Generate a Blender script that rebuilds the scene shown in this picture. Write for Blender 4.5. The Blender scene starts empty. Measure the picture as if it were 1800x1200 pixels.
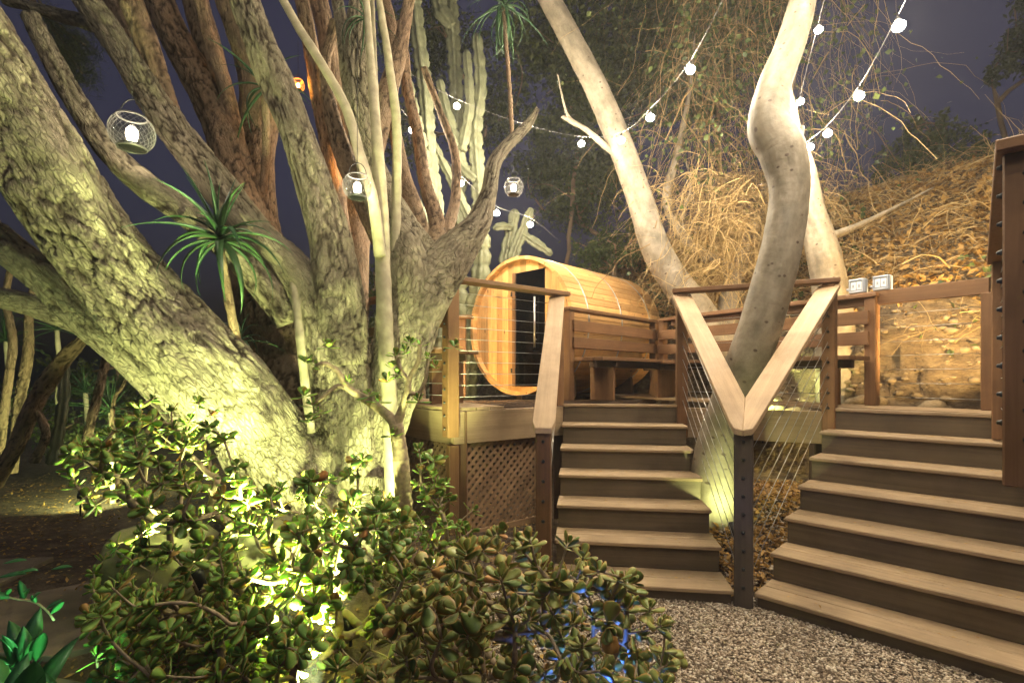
import bpy, bmesh, math, random
import numpy as np
from mathutils import Vector, Matrix, noise as mnoise

random.seed(7); np.random.seed(7)
R = math.radians
sc = bpy.context.scene
COL = sc.collection

# ------------------------------------------------------------------ camera
EYE = 1.386
F = 900.0            # focal length in photo pixels (photo is 1800 wide)
HY = 660.0           # photo row of the eye level
cam_d = bpy.data.cameras.new('camera'); cam = bpy.data.objects.new('camera', cam_d); COL.objects.link(cam)
cam.location = (0, 0, EYE); cam.rotation_euler = (R(90), 0, 0)
cam_d.lens = 18.0; cam_d.sensor_width = 36.0; cam_d.shift_y = (HY - 600) / 1800.0
cam_d.clip_start = 0.02; cam_d.clip_end = 800
sc.camera = cam

# ------------------------------------------------------------------ night sky, moon, exposure
w = bpy.data.worlds.new('World'); sc.world = w; w.use_nodes = True
nt = w.node_tree; nt.nodes.clear()
sky = nt.nodes.new('ShaderNodeTexSky'); sky.sky_type = 'NISHITA'; sky.sun_disc = False
sky.sun_elevation = R(-2.2); sky.sun_rotation = R(200); sky.altitude = 0; sky.ozone_density = 3.0
sky.dust_density = 2.5
bg = nt.nodes.new('ShaderNodeBackground'); bg.inputs[1].default_value = 0.12
wo = nt.nodes.new('ShaderNodeOutputWorld')
hsv = nt.nodes.new('ShaderNodeHueSaturation'); hsv.inputs['Saturation'].default_value = .6; hsv.inputs['Hue'].default_value = .53
nt.links.new(sky.outputs[0], hsv.inputs['Color']); nt.links.new(hsv.outputs[0], bg.inputs[0]); nt.links.new(bg.outputs[0], wo.inputs[0])

sun_d = bpy.data.lights.new('moon', 'SUN'); sun = bpy.data.objects.new('moon', sun_d); COL.objects.link(sun)
sun_d.energy = 0.02; sun_d.angle = R(0.5); sun_d.color = (0.75, 0.82, 1.0)
sun.rotation_euler = (R(50), 0, R(-30))

sc.view_settings.view_transform = 'Standard'; sc.view_settings.look = 'None'
sc.view_settings.exposure = 2.15; sc.view_settings.gamma = 1.0
sc.render.engine = 'CYCLES'
sc.cycles.use_denoising = True
sc.cycles.max_bounces = 4; sc.cycles.diffuse_bounces = 2; sc.cycles.glossy_bounces = 2
sc.cycles.transmission_bounces = 4; sc.cycles.transparent_max_bounces = 12
sc.cycles.caustics_reflective = False; sc.cycles.caustics_refractive = False
sc.cycles.sample_clamp_indirect = 4.0
sc.cycles.use_adaptive_sampling = True; sc.cycles.adaptive_threshold = 0.06; sc.cycles.adaptive_min_samples = 20
sc.cycles.volume_bounces = 0

WHITE = (1.0, 0.87, 0.65)       # string bulbs
GREEN = (0.86, 1.0, 0.40)       # garden up-lights with a green-yellow cast
WARM = (1.0, 0.68, 0.27)        # warm garden spots

# ------------------------------------------------------------------ helpers
def P(px, py, D):
    """photo pixel + depth (m) -> world point"""
    return Vector(((px - 900) / F * D, D, EYE + (HY - py) / F * D))

def pz(px, z, D):
    return Vector(((px - 900) / F * D, D, z))

LOC = {}
def empty(name, loc):
    o = bpy.data.objects.new(name, None); COL.objects.link(o)
    o.location = loc; o.empty_display_size = 0.1
    LOC[o.name] = Matrix.Translation(Vector(loc))
    return o

def tag(o, label, cat, group=None, kind=None):
    if label: o['label'] = label
    if cat: o['category'] = cat
    if group: o['group'] = group
    if kind: o['kind'] = kind
    return o

def thing(name, loc, label, cat, group=None):
    return tag(empty(name, loc), label, cat, group)

WM = {}
def link(name, me, mat, parent=None, M=None, kind=None):
    o = bpy.data.objects.new(name, me); COL.objects.link(o)
    if mat is not None and len(me.materials) == 0: me.materials.append(mat)
    M = M if M is not None else Matrix.Identity(4)
    WM[o.name] = M
    if parent is not None:
        o.parent = parent
        pm = LOC.get(parent.name) or WM[parent.name]
        o.matrix_basis = pm.inverted() @ M
    else:
        o.matrix_basis = M
    if kind: o['kind'] = kind
    return o

def mesh_np(name, V, Fq, smooth=False):
    """V (n,3) float; Fq list of (k,m) index arrays"""
    me = bpy.data.meshes.new(name)
    V = np.asarray(V, dtype=np.float32)
    if isinstance(Fq, np.ndarray): Fq = [Fq]
    Fq = [np.asarray(f, dtype=np.int32) for f in Fq if len(f)]
    nl = sum(f.size for f in Fq); nf = sum(len(f) for f in Fq)
    me.vertices.add(len(V)); me.vertices.foreach_set('co', V.ravel())
    me.loops.add(nl); me.polygons.add(nf)
    me.loops.foreach_set('vertex_index', np.concatenate([f.ravel() for f in Fq]))
    starts = []; s = 0
    for f in Fq:
        k = f.shape[1]; starts.append(np.arange(len(f)) * k + s); s += f.size
    me.polygons.foreach_set('loop_start', np.concatenate(starts).astype(np.int32))
    if smooth:
        me.polygons.foreach_set('use_smooth', np.ones(nf, dtype=bool))
    me.update(calc_edges=True)
    me.validate()
    return me

def fattr(me, name, arr):
    a = me.attributes.new(name, 'FLOAT', 'POINT'); a.data.foreach_set('value', np.asarray(arr, np.float32).ravel())
def vattr(me, name, arr):
    a = me.attributes.new(name, 'FLOAT_VECTOR', 'POINT'); a.data.foreach_set('vector', np.asarray(arr, np.float32).ravel())

_boxcache = {}
def chamfer_box(L, W, H, c=0.003, mat=None):
    """x in 0..L, y,z centred; 24 verts, every edge chamfered"""
    key = (round(L, 4), round(W, 4), round(H, 4), round(c, 4), mat.name if mat else '')
    if key in _boxcache: return _boxcache[key]
    bm = bmesh.new()
    bmesh.ops.create_cube(bm, size=1.0)
    for v in bm.verts:
        v.co = Vector(((v.co.x + .5) * L, v.co.y * W, v.co.z * H))
    c = min(c, W * .3, H * .3, L * .3)
    bmesh.ops.bevel(bm, geom=list(bm.edges), offset=c, segments=1, affect='EDGES', profile=0.5)
    me = bpy.data.meshes.new('board'); bm.to_mesh(me); bm.free()
    _boxcache[key] = me
    return me

def frame(p0, p1, up=(0, 0, 1)):
    x = (Vector(p1) - Vector(p0)); L = x.length; x.normalize()
    z = Vector(up); z = z - x * z.dot(x)
    if z.length < 1e-4: z = Vector((0, 1, 0)); z = z - x * z.dot(x)
    z.normalize(); y = z.cross(x)
    M = Matrix((x, y, z)).transposed().to_4x4(); M.translation = Vector(p0)
    return M, L

def beam(name, p0, p1, W, H, mat, parent, up=(0, 0, 1), c=0.004):
    M, L = frame(p0, p1, up)
    me = chamfer_box(L, W, H, c, mat)
    return link(name, me, mat, parent, M)

def post(name, x, y, z0, z1, W, D2, mat, parent, ang=0.0):
    """vertical post, footprint W x D2, turned by ang"""
    up = (math.cos(ang), math.sin(ang), 0)
    return beam(name, (x, y, z0), (x, y, z1), D2, W, mat, parent, up=up, c=0.006)

def prism(name, pts, zf, t, mat, parent):
    """plan polygon (ccw), top z from zf(x,y), thickness t"""
    n = len(pts)
    c = np.mean(np.array(pts), axis=0)
    V = []
    for (x, y) in pts: V.append((x, y, zf(x, y)))
    for (x, y) in pts: V.append((x, y, zf(x, y) - t))
    bm = bmesh.new(); vs = [bm.verts.new(v) for v in V]
    bm.faces.new(vs[:n]); bm.faces.new(list(reversed(vs[n:])))
    for i in range(n):
        j = (i + 1) % n; bm.faces.new((vs[i], vs[i + n], vs[j + n], vs[j]))
    bmesh.ops.recalc_face_normals(bm, faces=bm.faces)
    ed = [e for e in bm.edges]
    bmesh.ops.bevel(bm, geom=ed, offset=0.004, segments=1, affect='EDGES')
    me = bpy.data.meshes.new(name); bm.to_mesh(me); bm.free()
    return me

def catmull(pts, step):
    """pts (n,k) array -> resampled about every step metres (first 3 cols xyz)"""
    pts = np.asarray(pts, float); n = len(pts)
    ext = np.vstack([2 * pts[0] - pts[1], pts, 2 * pts[-1] - pts[-2]])
    out = []
    for i in range(n - 1):
        p0, p1, p2, p3 = ext[i:i + 4]
        L = np.linalg.norm(p2[:3] - p1[:3]); m = max(2, int(math.ceil(L / step)))
        t = (np.arange(m) / m)[:, None]
        out.append(0.5 * ((2 * p1) + (-p0 + p2) * t + (2 * p0 - 5 * p1 + 4 * p2 - p3) * t ** 2 + (-p0 + 3 * p1 - 3 * p2 + p3) * t ** 3))
    out.append(pts[-1:])
    return np.vstack(out)

def frames_along(C):
    T = np.gradient(C, axis=0); T /= np.linalg.norm(T, axis=1)[:, None] + 1e-9
    N = np.zeros_like(T)
    a = np.array([0, -1.0, 0]) if abs(T[0][1]) < .8 else np.array([1.0, 0, 0])
    v = a - T[0] * a.dot(T[0]); v /= np.linalg.norm(v); N[0] = v
    for i in range(1, len(T)):
        v = v - T[i] * v.dot(T[i]); v /= np.linalg.norm(v) + 1e-9; N[i] = v
    B = np.cross(T, N)
    return T, N, B

def tube(C, rad, n=6, cap=True):
    """simple tube -> V, quads, tris"""
    C = np.asarray(C, float); m = len(C); rad = np.broadcast_to(np.asarray(rad, float), (m,))
    T, N, B = frames_along(C)
    th = np.arange(n) / n * 2 * math.pi
    V = C[:, None, :] + rad[:, None, None] * (np.cos(th)[None, :, None] * N[:, None, :] + np.sin(th)[None, :, None] * B[:, None, :])
    V = V.reshape(-1, 3)
    i = np.arange(m - 1)[:, None]; j = np.arange(n)[None, :]
    a = i * n + j; b = i * n + (j + 1) % n
    Q = np.stack([a, b, b + n, a + n], -1).reshape(-1, 4)
    tr = np.zeros((0, 3), int)
    if cap:
        V = np.vstack([V, C[0], C[-1]]); k = m * n
        jj = np.arange(n)
        t0 = np.stack([np.full(n, k), (jj + 1) % n, jj], -1)
        t1 = np.stack([np.full(n, k + 1), (m - 1) * n + jj, (m - 1) * n + (jj + 1) % n], -1)
        tr = np.vstack([t0, t1])
    return V, Q, tr

class Acc:
    """collect many pieces into one mesh"""
    def __init__(s): s.V = []; s.Q = []; s.T = []; s.n = 0; s.A = []
    def add(s, V, Q=None, T=None, a=0.0):
        V = np.asarray(V)
        if Q is not None and len(Q): s.Q.append(np.asarray(Q) + s.n)
        if T is not None and len(T): s.T.append(np.asarray(T) + s.n)
        s.V.append(V); s.n += len(V); s.A.append(np.broadcast_to(np.asarray(a, float), (len(V),)))
    def mesh(s, name, smooth=False):
        fs = []
        if s.Q: fs.append(np.vstack(s.Q))
        if s.T: fs.append(np.vstack(s.T))
        me = mesh_np(name, np.vstack(s.V), fs, smooth)
        A = np.concatenate(s.A)
        if len(A) == len(me.vertices): fattr(me, 'lv', A)
        return me

# ---- numpy noise
def _h(ix, iy, iz, s):
    n = (ix * 374761393 + iy * 668265263 + iz * 2147483647 + s * 144665) & 0xFFFFFFFF
    n = ((n ^ (n >> 13)) * 1274126177) & 0xFFFFFFFF
    n = ((n ^ (n >> 16)) * 2246822519) & 0xFFFFFFFF
    return ((n ^ (n >> 15)) & 0xFFFFFF) / float(0x1000000)

def vnoise(X, s=0):
    X = np.asarray(X, float); i = np.floor(X).astype(np.int64); f = X - i; f = f * f * (3 - 2 * f)
    r = 0
    for dx in (0, 1):
        for dy in (0, 1):
            for dz in (0, 1):
                wgt = (f[:, 0] if dx else 1 - f[:, 0]) * (f[:, 1] if dy else 1 - f[:, 1]) * (f[:, 2] if dz else 1 - f[:, 2])
                r = r + wgt * _h(i[:, 0] + dx, i[:, 1] + dy, i[:, 2] + dz, s)
    return r * 2 - 1

def fbm(X, o=4, s=0):
    r = 0; a = 1; t = 0; X = np.asarray(X, float)
    for k in range(o):
        r = r + a * vnoise(X * 2 ** k + 17.3 * k, s + k); t += a; a *= .5
    return r / t

def worley(X, s=0):
    X = np.asarray(X, float); c = np.floor(X).astype(np.int64); f = X - c
    F1 = np.full(len(X), 9.0); F2 = np.full(len(X), 9.0); ID = np.zeros(len(X))
    for dx in (-1, 0, 1):
        for dy in (-1, 0, 1):
            for dz in (-1, 0, 1):
                a = c[:, 0] + dx; b = c[:, 1] + dy; d = c[:, 2] + dz
                px = dx + _h(a, b, d, s) - f[:, 0]; py = dy + _h(a, b, d, s + 11) - f[:, 1]; pq = dz + _h(a, b, d, s + 23) - f[:, 2]
                dd = np.sqrt(px * px + py * py + pq * pq)
                m = dd < F1
                ID = np.where(m, _h(a, b, d, s + 37), ID)
                F2 = np.where(m, F1, np.minimum(F2, dd)); F1 = np.where(m, dd, F1)
    return F1, F2, ID

# ------------------------------------------------------------------ materials
def newmat(name):
    m = bpy.data.materials.new(name); m.use_nodes = True
    nt = m.node_tree; b = nt.nodes['Principled BSDF']
    return m, nt, b

def N(nt, t, **kw):
    n = nt.nodes.new(t)
    for k, v in kw.items():
        if k.startswith('i_'):
            key = k[2:]; key = int(key) if key.isdigit() else key
            n.inputs[key].default_value = v
        else: setattr(n, k, v)
    return n

def ramp(nt, stops, fac=None):
    r = nt.nodes.new('ShaderNodeValToRGB'); e = r.color_ramp.elements
    while len(e) < len(stops): e.new(0.5)
    for el, (p, c) in zip(e, stops):
        el.position = p; el.color = (*c, 1) if len(c) == 3 else c
    if fac is not None: nt.links.new(fac, r.inputs[0])
    return r

def objcoord(nt, scale=(1, 1, 1), rand=True):
    tc = N(nt, 'ShaderNodeTexCoord'); mp = N(nt, 'ShaderNodeMapping')
    mp.inputs['Scale'].default_value = scale
    nt.links.new(tc.outputs['Object'], mp.inputs['Vector'])
    if rand:
        oi = N(nt, 'ShaderNodeObjectInfo')
        mm = N(nt, 'ShaderNodeMath', operation='MULTIPLY'); mm.inputs[1].default_value = 37.0
        nt.links.new(oi.outputs['Random'], mm.inputs[0]); 
        cx = N(nt, 'ShaderNodeCombineXYZ')
        for i in range(3): nt.links.new(mm.outputs[0], cx.inputs[i])
        nt.links.new(cx.outputs[0], mp.inputs['Location'])
    return mp.outputs[0]

def bump(nt, b, h, strength=.4, dist=.01):
    bn = N(nt, 'ShaderNodeBump'); bn.inputs['Strength'].default_value = strength; bn.inputs['Distance'].default_value = dist
    nt.links.new(h, bn.inputs['Height']); nt.links.new(bn.outputs[0], b.inputs['Normal'])
    return bn

def mat_wood(name, c1, c2, rough=.6, grain=(2, 45, 45), bstr=.25, knots=False, c3=None, var=.25):
    m, nt, b = newmat(name); L = nt.links.new
    co = objcoord(nt, grain)
    n1 = N(nt, 'ShaderNodeTexNoise', i_Scale=1.0, i_Detail=6.0, i_Roughness=.65); L(co, n1.inputs['Vector'])
    n1.inputs['Distortion'].default_value = .6
    r = ramp(nt, [(.28, c1), (.72, c2)], n1.outputs[0])
    col = r.outputs[0]
    co2 = objcoord(nt, (3.5, 3.5, 3.5))
    n2 = N(nt, 'ShaderNodeTexNoise', i_Scale=1.0, i_Detail=5.0, i_Roughness=.6); L(co2, n2.inputs['Vector'])
    mx = N(nt, 'ShaderNodeMix', data_type='RGBA', blend_type='MULTIPLY'); mx.inputs[0].default_value = .55
    r2 = ramp(nt, [(.25, (.42, .39, .37)), (.5, (.9, .88, .86)), (.72, (1.18, 1.16, 1.12))], n2.outputs[0])
    L(col, mx.inputs[6]); L(r2.outputs[0], mx.inputs[7]); col = mx.outputs[2]
    # per board tone
    oi = N(nt, 'ShaderNodeObjectInfo')
    hs = N(nt, 'ShaderNodeHueSaturation')
    mr = N(nt, 'ShaderNodeMapRange'); mr.inputs[3].default_value = 1 - var; mr.inputs[4].default_value = 1 + var
    L(oi.outputs['Random'], mr.inputs[0]); L(mr.outputs[0], hs.inputs['Value']); L(col, hs.inputs['Color']); col = hs.outputs[0]
    if knots:
        co3 = objcoord(nt, (3.2, 9, 9))
        v = N(nt, 'ShaderNodeTexVoronoi', i_Scale=1.0); L(co3, v.inputs['Vector'])
        rk = ramp(nt, [(.05, (0, 0, 0)), (.13, (1, 1, 1))], v.outputs['Distance'])
        mk = N(nt, 'ShaderNodeMix', data_type='RGBA'); mk.inputs[6].default_value = (*(c3 or (.12, .05, .02)), 1)
        L(rk.outputs[0], mk.inputs[0]); L(col, mk.inputs[7]); col = mk.outputs[2]
    L(col, b.inputs['Base Color'])
    # dings and dark specks
    co4 = objcoord(nt, (30, 30, 30))
    v4 = N(nt, 'ShaderNodeTexNoise', i_Scale=1.0, i_Detail=3.0); L(co4, v4.inputs['Vector'])
    rr = N(nt, 'ShaderNodeMapRange'); rr.inputs[3].default_value = rough - .12; rr.inputs[4].default_value = rough + .15
    L(v4.outputs[0], rr.inputs[0]); L(rr.outputs[0], b.inputs['Roughness'])
    bump(nt, b, n1.outputs[0], bstr, .004)
    b.inputs['Specular IOR Level'].default_value = .35
    return m

M_RAIL = mat_wood('brown_stained_timber', (.13, .064, .026), (.21, .107, .047), .55, (1.2, 30, 30), .2, var=.12)
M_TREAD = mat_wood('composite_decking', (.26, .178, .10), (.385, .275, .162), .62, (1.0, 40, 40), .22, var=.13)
M_RISER_SHADED = mat_wood('composite_riser_shaded', (.09, .066, .04), (.145, .107, .066), .6, (1.0, 40, 40), .2, var=.1)  # tread composite darkened: the risers' shade is put into the colour
M_LATT = mat_wood('lattice_timber', (.22, .135, .07), (.32, .20, .11), .7, (2, 40, 40), .2, var=.2)
M_CEDAR = mat_wood('cedar_boards', (.46, .235, .075), (.64, .385, .15), .5, (1.6, 34, 34), .15, knots=True, var=.3)
M_POST = mat_wood('dark_post_timber', (.065, .05, .04), (.11, .085, .065), .6, (1.2, 30, 30), .25, var=.05)  # darker than the other railing timber
M_DARKWOOD = mat_wood('dark_joist', (.06, .035, .02), (.10, .06, .035), .7, (2, 30, 30), .2)

def mat_plain(name, col, rough=.5, metal=0.0, noise=0.0, nscale=20, bstr=0.0):
    m, nt, b = newmat(name); L = nt.links.new
    b.inputs['Base Color'].default_value = (*col, 1); b.inputs['Roughness'].default_value = rough; b.inputs['Metallic'].default_value = metal
    if noise > 0 or bstr > 0:
        co = objcoord(nt, (nscale,) * 3)
        n = N(nt, 'ShaderNodeTexNoise', i_Scale=1.0, i_Detail=5.0); L(co, n.inputs['Vector'])
        r = ramp(nt, [(.25, tuple(c * (1 - noise) for c in col)), (.75, tuple(min(1, c * (1 + noise)) for c in col))], n.outputs[0])
        L(r.outputs[0], b.inputs['Base Color'])
        if bstr: bump(nt, b, n.outputs[0], bstr, .01)
    return m

M_STEEL = mat_plain('brushed_steel', (.62, .6, .57), .28, 1.0)
M_CABLE = mat_plain('steel_cable', (.42, .40, .37), .4, 1.0)
M_BLACK = mat_plain('black_metal', (.02, .02, .02), .5, 0.3)
M_BAND = mat_plain('galvanised_band', (.5, .48, .44), .4, .9)
M_GREYBOX = mat_plain('grey_plastic', (.36, .38, .42), .5)
M_PLATE = mat_plain('switch_plate', (.75, .75, .74), .4)

def mat_emit(name, col, s):
    m, nt, b = newmat(name)
    nt.nodes.remove(b); e = N(nt, 'ShaderNodeEmission'); e.inputs[0].default_value = (*col, 1); e.inputs[1].default_value = s
    nt.links.new(e.outputs[0], nt.nodes['Material Output'].inputs[0]); return m

def mat_glass(name, tint, rough=0.02, op=.12):
    """dark tinted pane: see-through plus fresnel reflection"""
    m, nt, b = newmat(name); nt.nodes.remove(b); L = nt.links.new
    t = N(nt, 'ShaderNodeBsdfTransparent'); t.inputs[0].default_value = (*tint, 1)
    g = N(nt, 'ShaderNodeBsdfGlossy'); g.inputs['Roughness'].default_value = rough
    lw = N(nt, 'ShaderNodeLayerWeight'); lw.inputs[0].default_value = .5
    pw = N(nt, 'ShaderNodeMath', operation='POWER'); pw.inputs[1].default_value = 4.0; L(lw.outputs['Facing'], pw.inputs[0])
    fr = N(nt, 'ShaderNodeMath', operation='MULTIPLY_ADD'); fr.inputs[1].default_value = .8; fr.inputs[2].default_value = .04; L(pw.outputs[0], fr.inputs[0])
    mx = N(nt, 'ShaderNodeMixShader'); L(fr.outputs[0], mx.inputs[0]); L(t.outputs[0], mx.inputs[1]); L(g.outputs[0], mx.inputs[2])
    L(mx.outputs[0], nt.nodes['Material Output'].inputs[0]); return m

M_GLASS = mat_glass('smoked_glass', (.30, .26, .22))
M_JAR = mat_glass('clear_glass', (.82, .82, .80), .05)

def mat_bark(name, plate, dark, mossy, sc=1.0, bs=.7):
    m, nt, b = newmat(name); L = nt.links.new
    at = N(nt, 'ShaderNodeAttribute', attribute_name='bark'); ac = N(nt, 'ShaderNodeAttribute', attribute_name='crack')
    mp = N(nt, 'ShaderNodeMapping'); mp.inputs['Scale'].default_value = (38 * sc, 38 * sc, 12 * sc); L(at.outputs['Vector'], mp.inputs[0])
    n1 = N(nt, 'ShaderNodeTexNoise', i_Scale=1.0, i_Detail=7.0, i_Roughness=.65); L(mp.outputs[0], n1.inputs['Vector'])
    n1.inputs['Distortion'].default_value = .8
    mp2 = N(nt, 'ShaderNodeMapping'); mp2.inputs['Scale'].default_value = (4 * sc, 4 * sc, 2.5 * sc); L(at.outputs['Vector'], mp2.inputs[0])
    n2 = N(nt, 'ShaderNodeTexNoise', i_Scale=1.0, i_Detail=5.0, i_Roughness=.6); L(mp2.outputs[0], n2.inputs['Vector'])
    r1 = ramp(nt, [(.3, tuple(c * .62 for c in plate)), (.6, plate), (.8, tuple(min(1, c * 1.35) for c in plate))], n1.outputs[0])
    r2 = ramp(nt, [(.42, (0, 0, 0)), (.66, (1, 1, 1))], n2.outputs[0])
    mx = N(nt, 'ShaderNodeMix', data_type='RGBA'); L(r2.outputs[0], mx.inputs[0]); L(r1.outputs[0], mx.inputs[6]); mx.inputs[7].default_value = (*mossy, 1)
    mm = N(nt, 'ShaderNodeMath', operation='MULTIPLY'); mm.inputs[1].default_value = .55; L(r2.outputs[0], mm.inputs[0]); L(mm.outputs[0], mx.inputs[0])
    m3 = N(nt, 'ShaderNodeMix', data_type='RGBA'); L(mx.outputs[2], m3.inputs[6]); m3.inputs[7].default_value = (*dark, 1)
    L(ac.outputs['Fac'], m3.inputs[0])  # fissures darkened in the colour: darker bark plus painted relief shade
    L(m3.outputs[2], b.inputs['Base Color']); b.inputs['Roughness'].default_value = .85; b.inputs['Specular IOR Level'].default_value = .2
    vt = N(nt, 'ShaderNodeTexVoronoi', feature='DISTANCE_TO_EDGE', i_Scale=1.0)
    mp4 = N(nt, 'ShaderNodeMapping'); mp4.inputs['Scale'].default_value = (42 * sc, 42 * sc, 16 * sc)
    ad = N(nt, 'ShaderNodeVectorMath', operation='ADD'); L(at.outputs['Vector'], mp4.inputs[0])
    sc2 = N(nt, 'ShaderNodeVectorMath', operation='SCALE'); sc2.inputs['Scale'].default_value = .9; L(n1.outputs['Color'], sc2.inputs[0])
    L(mp4.outputs[0], ad.inputs[0]); L(sc2.outputs[0], ad.inputs[1]); L(ad.outputs[0], vt.inputs['Vector'])
    rv = ramp(nt, [(.0, (0, 0, 0)), (.16, (1, 1, 1))], vt.outputs['Distance'])
    a2 = N(nt, 'ShaderNodeMath', operation='MULTIPLY_ADD'); a2.inputs[1].default_value = .6; L(n1.outputs[0], a2.inputs[0]); L(rv.outputs[0], a2.inputs[2])
    bump(nt, b, a2.outputs[0], bs, .012)
    return m

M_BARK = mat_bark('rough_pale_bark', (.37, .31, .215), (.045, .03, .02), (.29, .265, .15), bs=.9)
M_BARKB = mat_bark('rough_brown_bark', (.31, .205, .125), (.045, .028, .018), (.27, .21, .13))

def mat_smoothbark(name):
    m, nt, b = newmat(name); L = nt.links.new
    at = N(nt, 'ShaderNodeAttribute', attribute_name='bark')
    mp = N(nt, 'ShaderNodeMapping'); mp.inputs['Scale'].default_value = (16, 16, 24); L(at.outputs['Vector'], mp.inputs[0])
    n1 = N(nt, 'ShaderNodeTexNoise', i_Scale=1.0, i_Detail=7.0); L(mp.outputs[0], n1.inputs['Vector'])
    mp2 = N(nt, 'ShaderNodeMapping'); mp2.inputs['Scale'].default_value = (7, 7, 4); L(at.outputs['Vector'], mp2.inputs[0])
    n2 = N(nt, 'ShaderNodeTexNoise', i_Scale=1.0, i_Detail=6.0, i_Roughness=.6); L(mp2.outputs[0], n2.inputs['Vector'])
    r = ramp(nt, [(.3, (.12, .10, .07)), (.46, (.205, .17, .12)), (.58, (.27, .225, .165)), (.72, (.33, .285, .22))], n2.outputs[0])
    mx = N(nt, 'ShaderNodeMix', data_type='RGBA', blend_type='MULTIPLY'); mx.inputs[0].default_value = .6
    r1 = ramp(nt, [(.3, (.74, .70, .64)), (.6, (1.05, 1.03, 1))], n1.outputs[0]); L(r.outputs[0], mx.inputs[6]); L(r1.outputs[0], mx.inputs[7])
    # lenticel scars
    mp3 = N(nt, 'ShaderNodeMapping'); mp3.inputs['Scale'].default_value = (9, 9, 12); L(at.outputs['Vector'], mp3.inputs[0])
    v = N(nt, 'ShaderNodeTexVoronoi', i_Scale=1.0); L(mp3.outputs[0], v.inputs['Vector'])
    rk = ramp(nt, [(.09, (0, 0, 0)), (.15, (1, 1, 1))], v.outputs['Distance'])
    m3 = N(nt, 'ShaderNodeMix', data_type='RGBA'); m3.inputs[6].default_value = (.09, .06, .04, 1); L(rk.outputs[0], m3.inputs[0]); L(mx.outputs[2], m3.inputs[7])
    L(m3.outputs[2], b.inputs['Base Color']); b.inputs['Roughness'].default_value = .6
    a = N(nt, 'ShaderNodeMath', operation='ADD'); L(n1.outputs[0], a.inputs[0]); L(n2.outputs[0], a.inputs[1])
    bump(nt, b, a.outputs[0], .45, .010)
    return m
M_SMOOTH = mat_smoothbark('smooth_grey_bark')

def mat_leaf(name, c1, c2, edge=None, rough=.35, trans=.25):
    m, nt, b = newmat(name); L = nt.links.new
    at = N(nt, 'ShaderNodeAttribute', attribute_name='lv')
    oi = N(nt, 'ShaderNodeObjectInfo')
    ad = N(nt, 'ShaderNodeMath', operation='ADD'); L(at.outputs['Fac'], ad.inputs[0]); L(oi.outputs['Random'], ad.inputs[1])
    fr = N(nt, 'ShaderNodeMath', operation='FRACT'); L(ad.outputs[0], fr.inputs[0])
    stops = [(.0, c1), (.75, c2)]
    if edge: stops += [(.93, c2), (1.0, edge)]
    r = ramp(nt, stops, fr.outputs[0]); col = r.outputs[0]
    if edge:
        ae = N(nt, 'ShaderNodeAttribute', attribute_name='rim')
        mx = N(nt, 'ShaderNodeMix', data_type='RGBA'); L(col, mx.inputs[6]); mx.inputs[7].default_value = (*edge, 1)
        mm = N(nt, 'ShaderNodeMath', operation='MULTIPLY'); mm.operation = 'POWER'; mm.inputs[1].default_value = 5.0; L(ae.outputs['Fac'], mm.inputs[0]); L(mm.outputs[0], mx.inputs[0]); col = mx.outputs[2]
    L(col, b.inputs['Base Color']); b.inputs['Roughness'].default_value = rough
    if trans > 0:
        tr = N(nt, 'ShaderNodeBsdfTranslucent'); L(col, tr.inputs[0])
        ms = N(nt, 'ShaderNodeMixShader'); ms.inputs[0].default_value = trans
        L(b.outputs[0], ms.inputs[1]); L(tr.outputs[0], ms.inputs[2]); L(ms.outputs[0], nt.nodes['Material Output'].inputs[0])
    return m

M_JADE = mat_leaf('jade_leaf', (.11, .24, .04), (.26, .42, .07), (.44, .19, .05), .42, .28)
M_JADE2 = mat_leaf('jade_leaf_sunburnt', (.14, .22, .045), (.32, .34, .085), (.55, .27, .08), .42, .2)
M_ALOE = mat_leaf('aloe_leaf', (.025, .075, .03), (.055, .12, .04), None, .4, .1)
M_BROAD = mat_leaf('broad_leaf', (.05, .20, .07), (.09, .28, .09), None, .3, .3)
M_BUSH = mat_leaf('shrub_leaf', (.04, .065, .015), (.10, .13, .03), None, .5, .3)
M_DARKB = mat_leaf('dark_tree_leaf', (.045, .065, .02), (.11, .13, .035), None, .5, .3)
M_DRY = mat_leaf('dry_leaf', (.20, .10, .025), (.46, .27, .07), None, .7, .25)
M_STRAW = mat_leaf('dry_vine', (.20, .12, .045), (.50, .35, .15), None, .75, .1)
M_TWIG = mat_plain('jade_stem', (.30, .22, .13), .7, 0, .4, 40, .3)
M_CACT = mat_plain('cactus_skin', (.14, .145, .08), .6, 0, .35, 12, .2)
M_PALESTEM = mat_plain('pale_stem', (.36, .31, .20), .7, 0, .3, 15, .4)

def mat_ground():
    m, nt, b = newmat('mulch_soil'); L = nt.links.new
    tc = N(nt, 'ShaderNodeTexCoord')
    n = N(nt, 'ShaderNodeTexNoise', i_Scale=9.0, i_Detail=9.0, i_Roughness=.7); L(tc.outputs['Object'], n.inputs['Vector'])
    r = ramp(nt, [(.3, (.035, .022, .013)), (.5, (.09, .058, .034)), (.72, (.19, .13, .075))], n.outputs[0])
    L(r.outputs[0], b.inputs['Base Color']); b.inputs['Roughness'].default_value = .95
    n2 = N(nt, 'ShaderNodeTexNoise', i_Scale=45.0, i_Detail=6.0, i_Roughness=.7); L(tc.outputs['Object'], n2.inputs['Vector'])
    a = N(nt, 'ShaderNodeMath', operation='ADD'); L(n.outputs[0], a.inputs[0]); L(n2.outputs[0], a.inputs[1])
    bump(nt, b, a.outputs[0], .9, .03); return m
M_SOIL = mat_ground()

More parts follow.
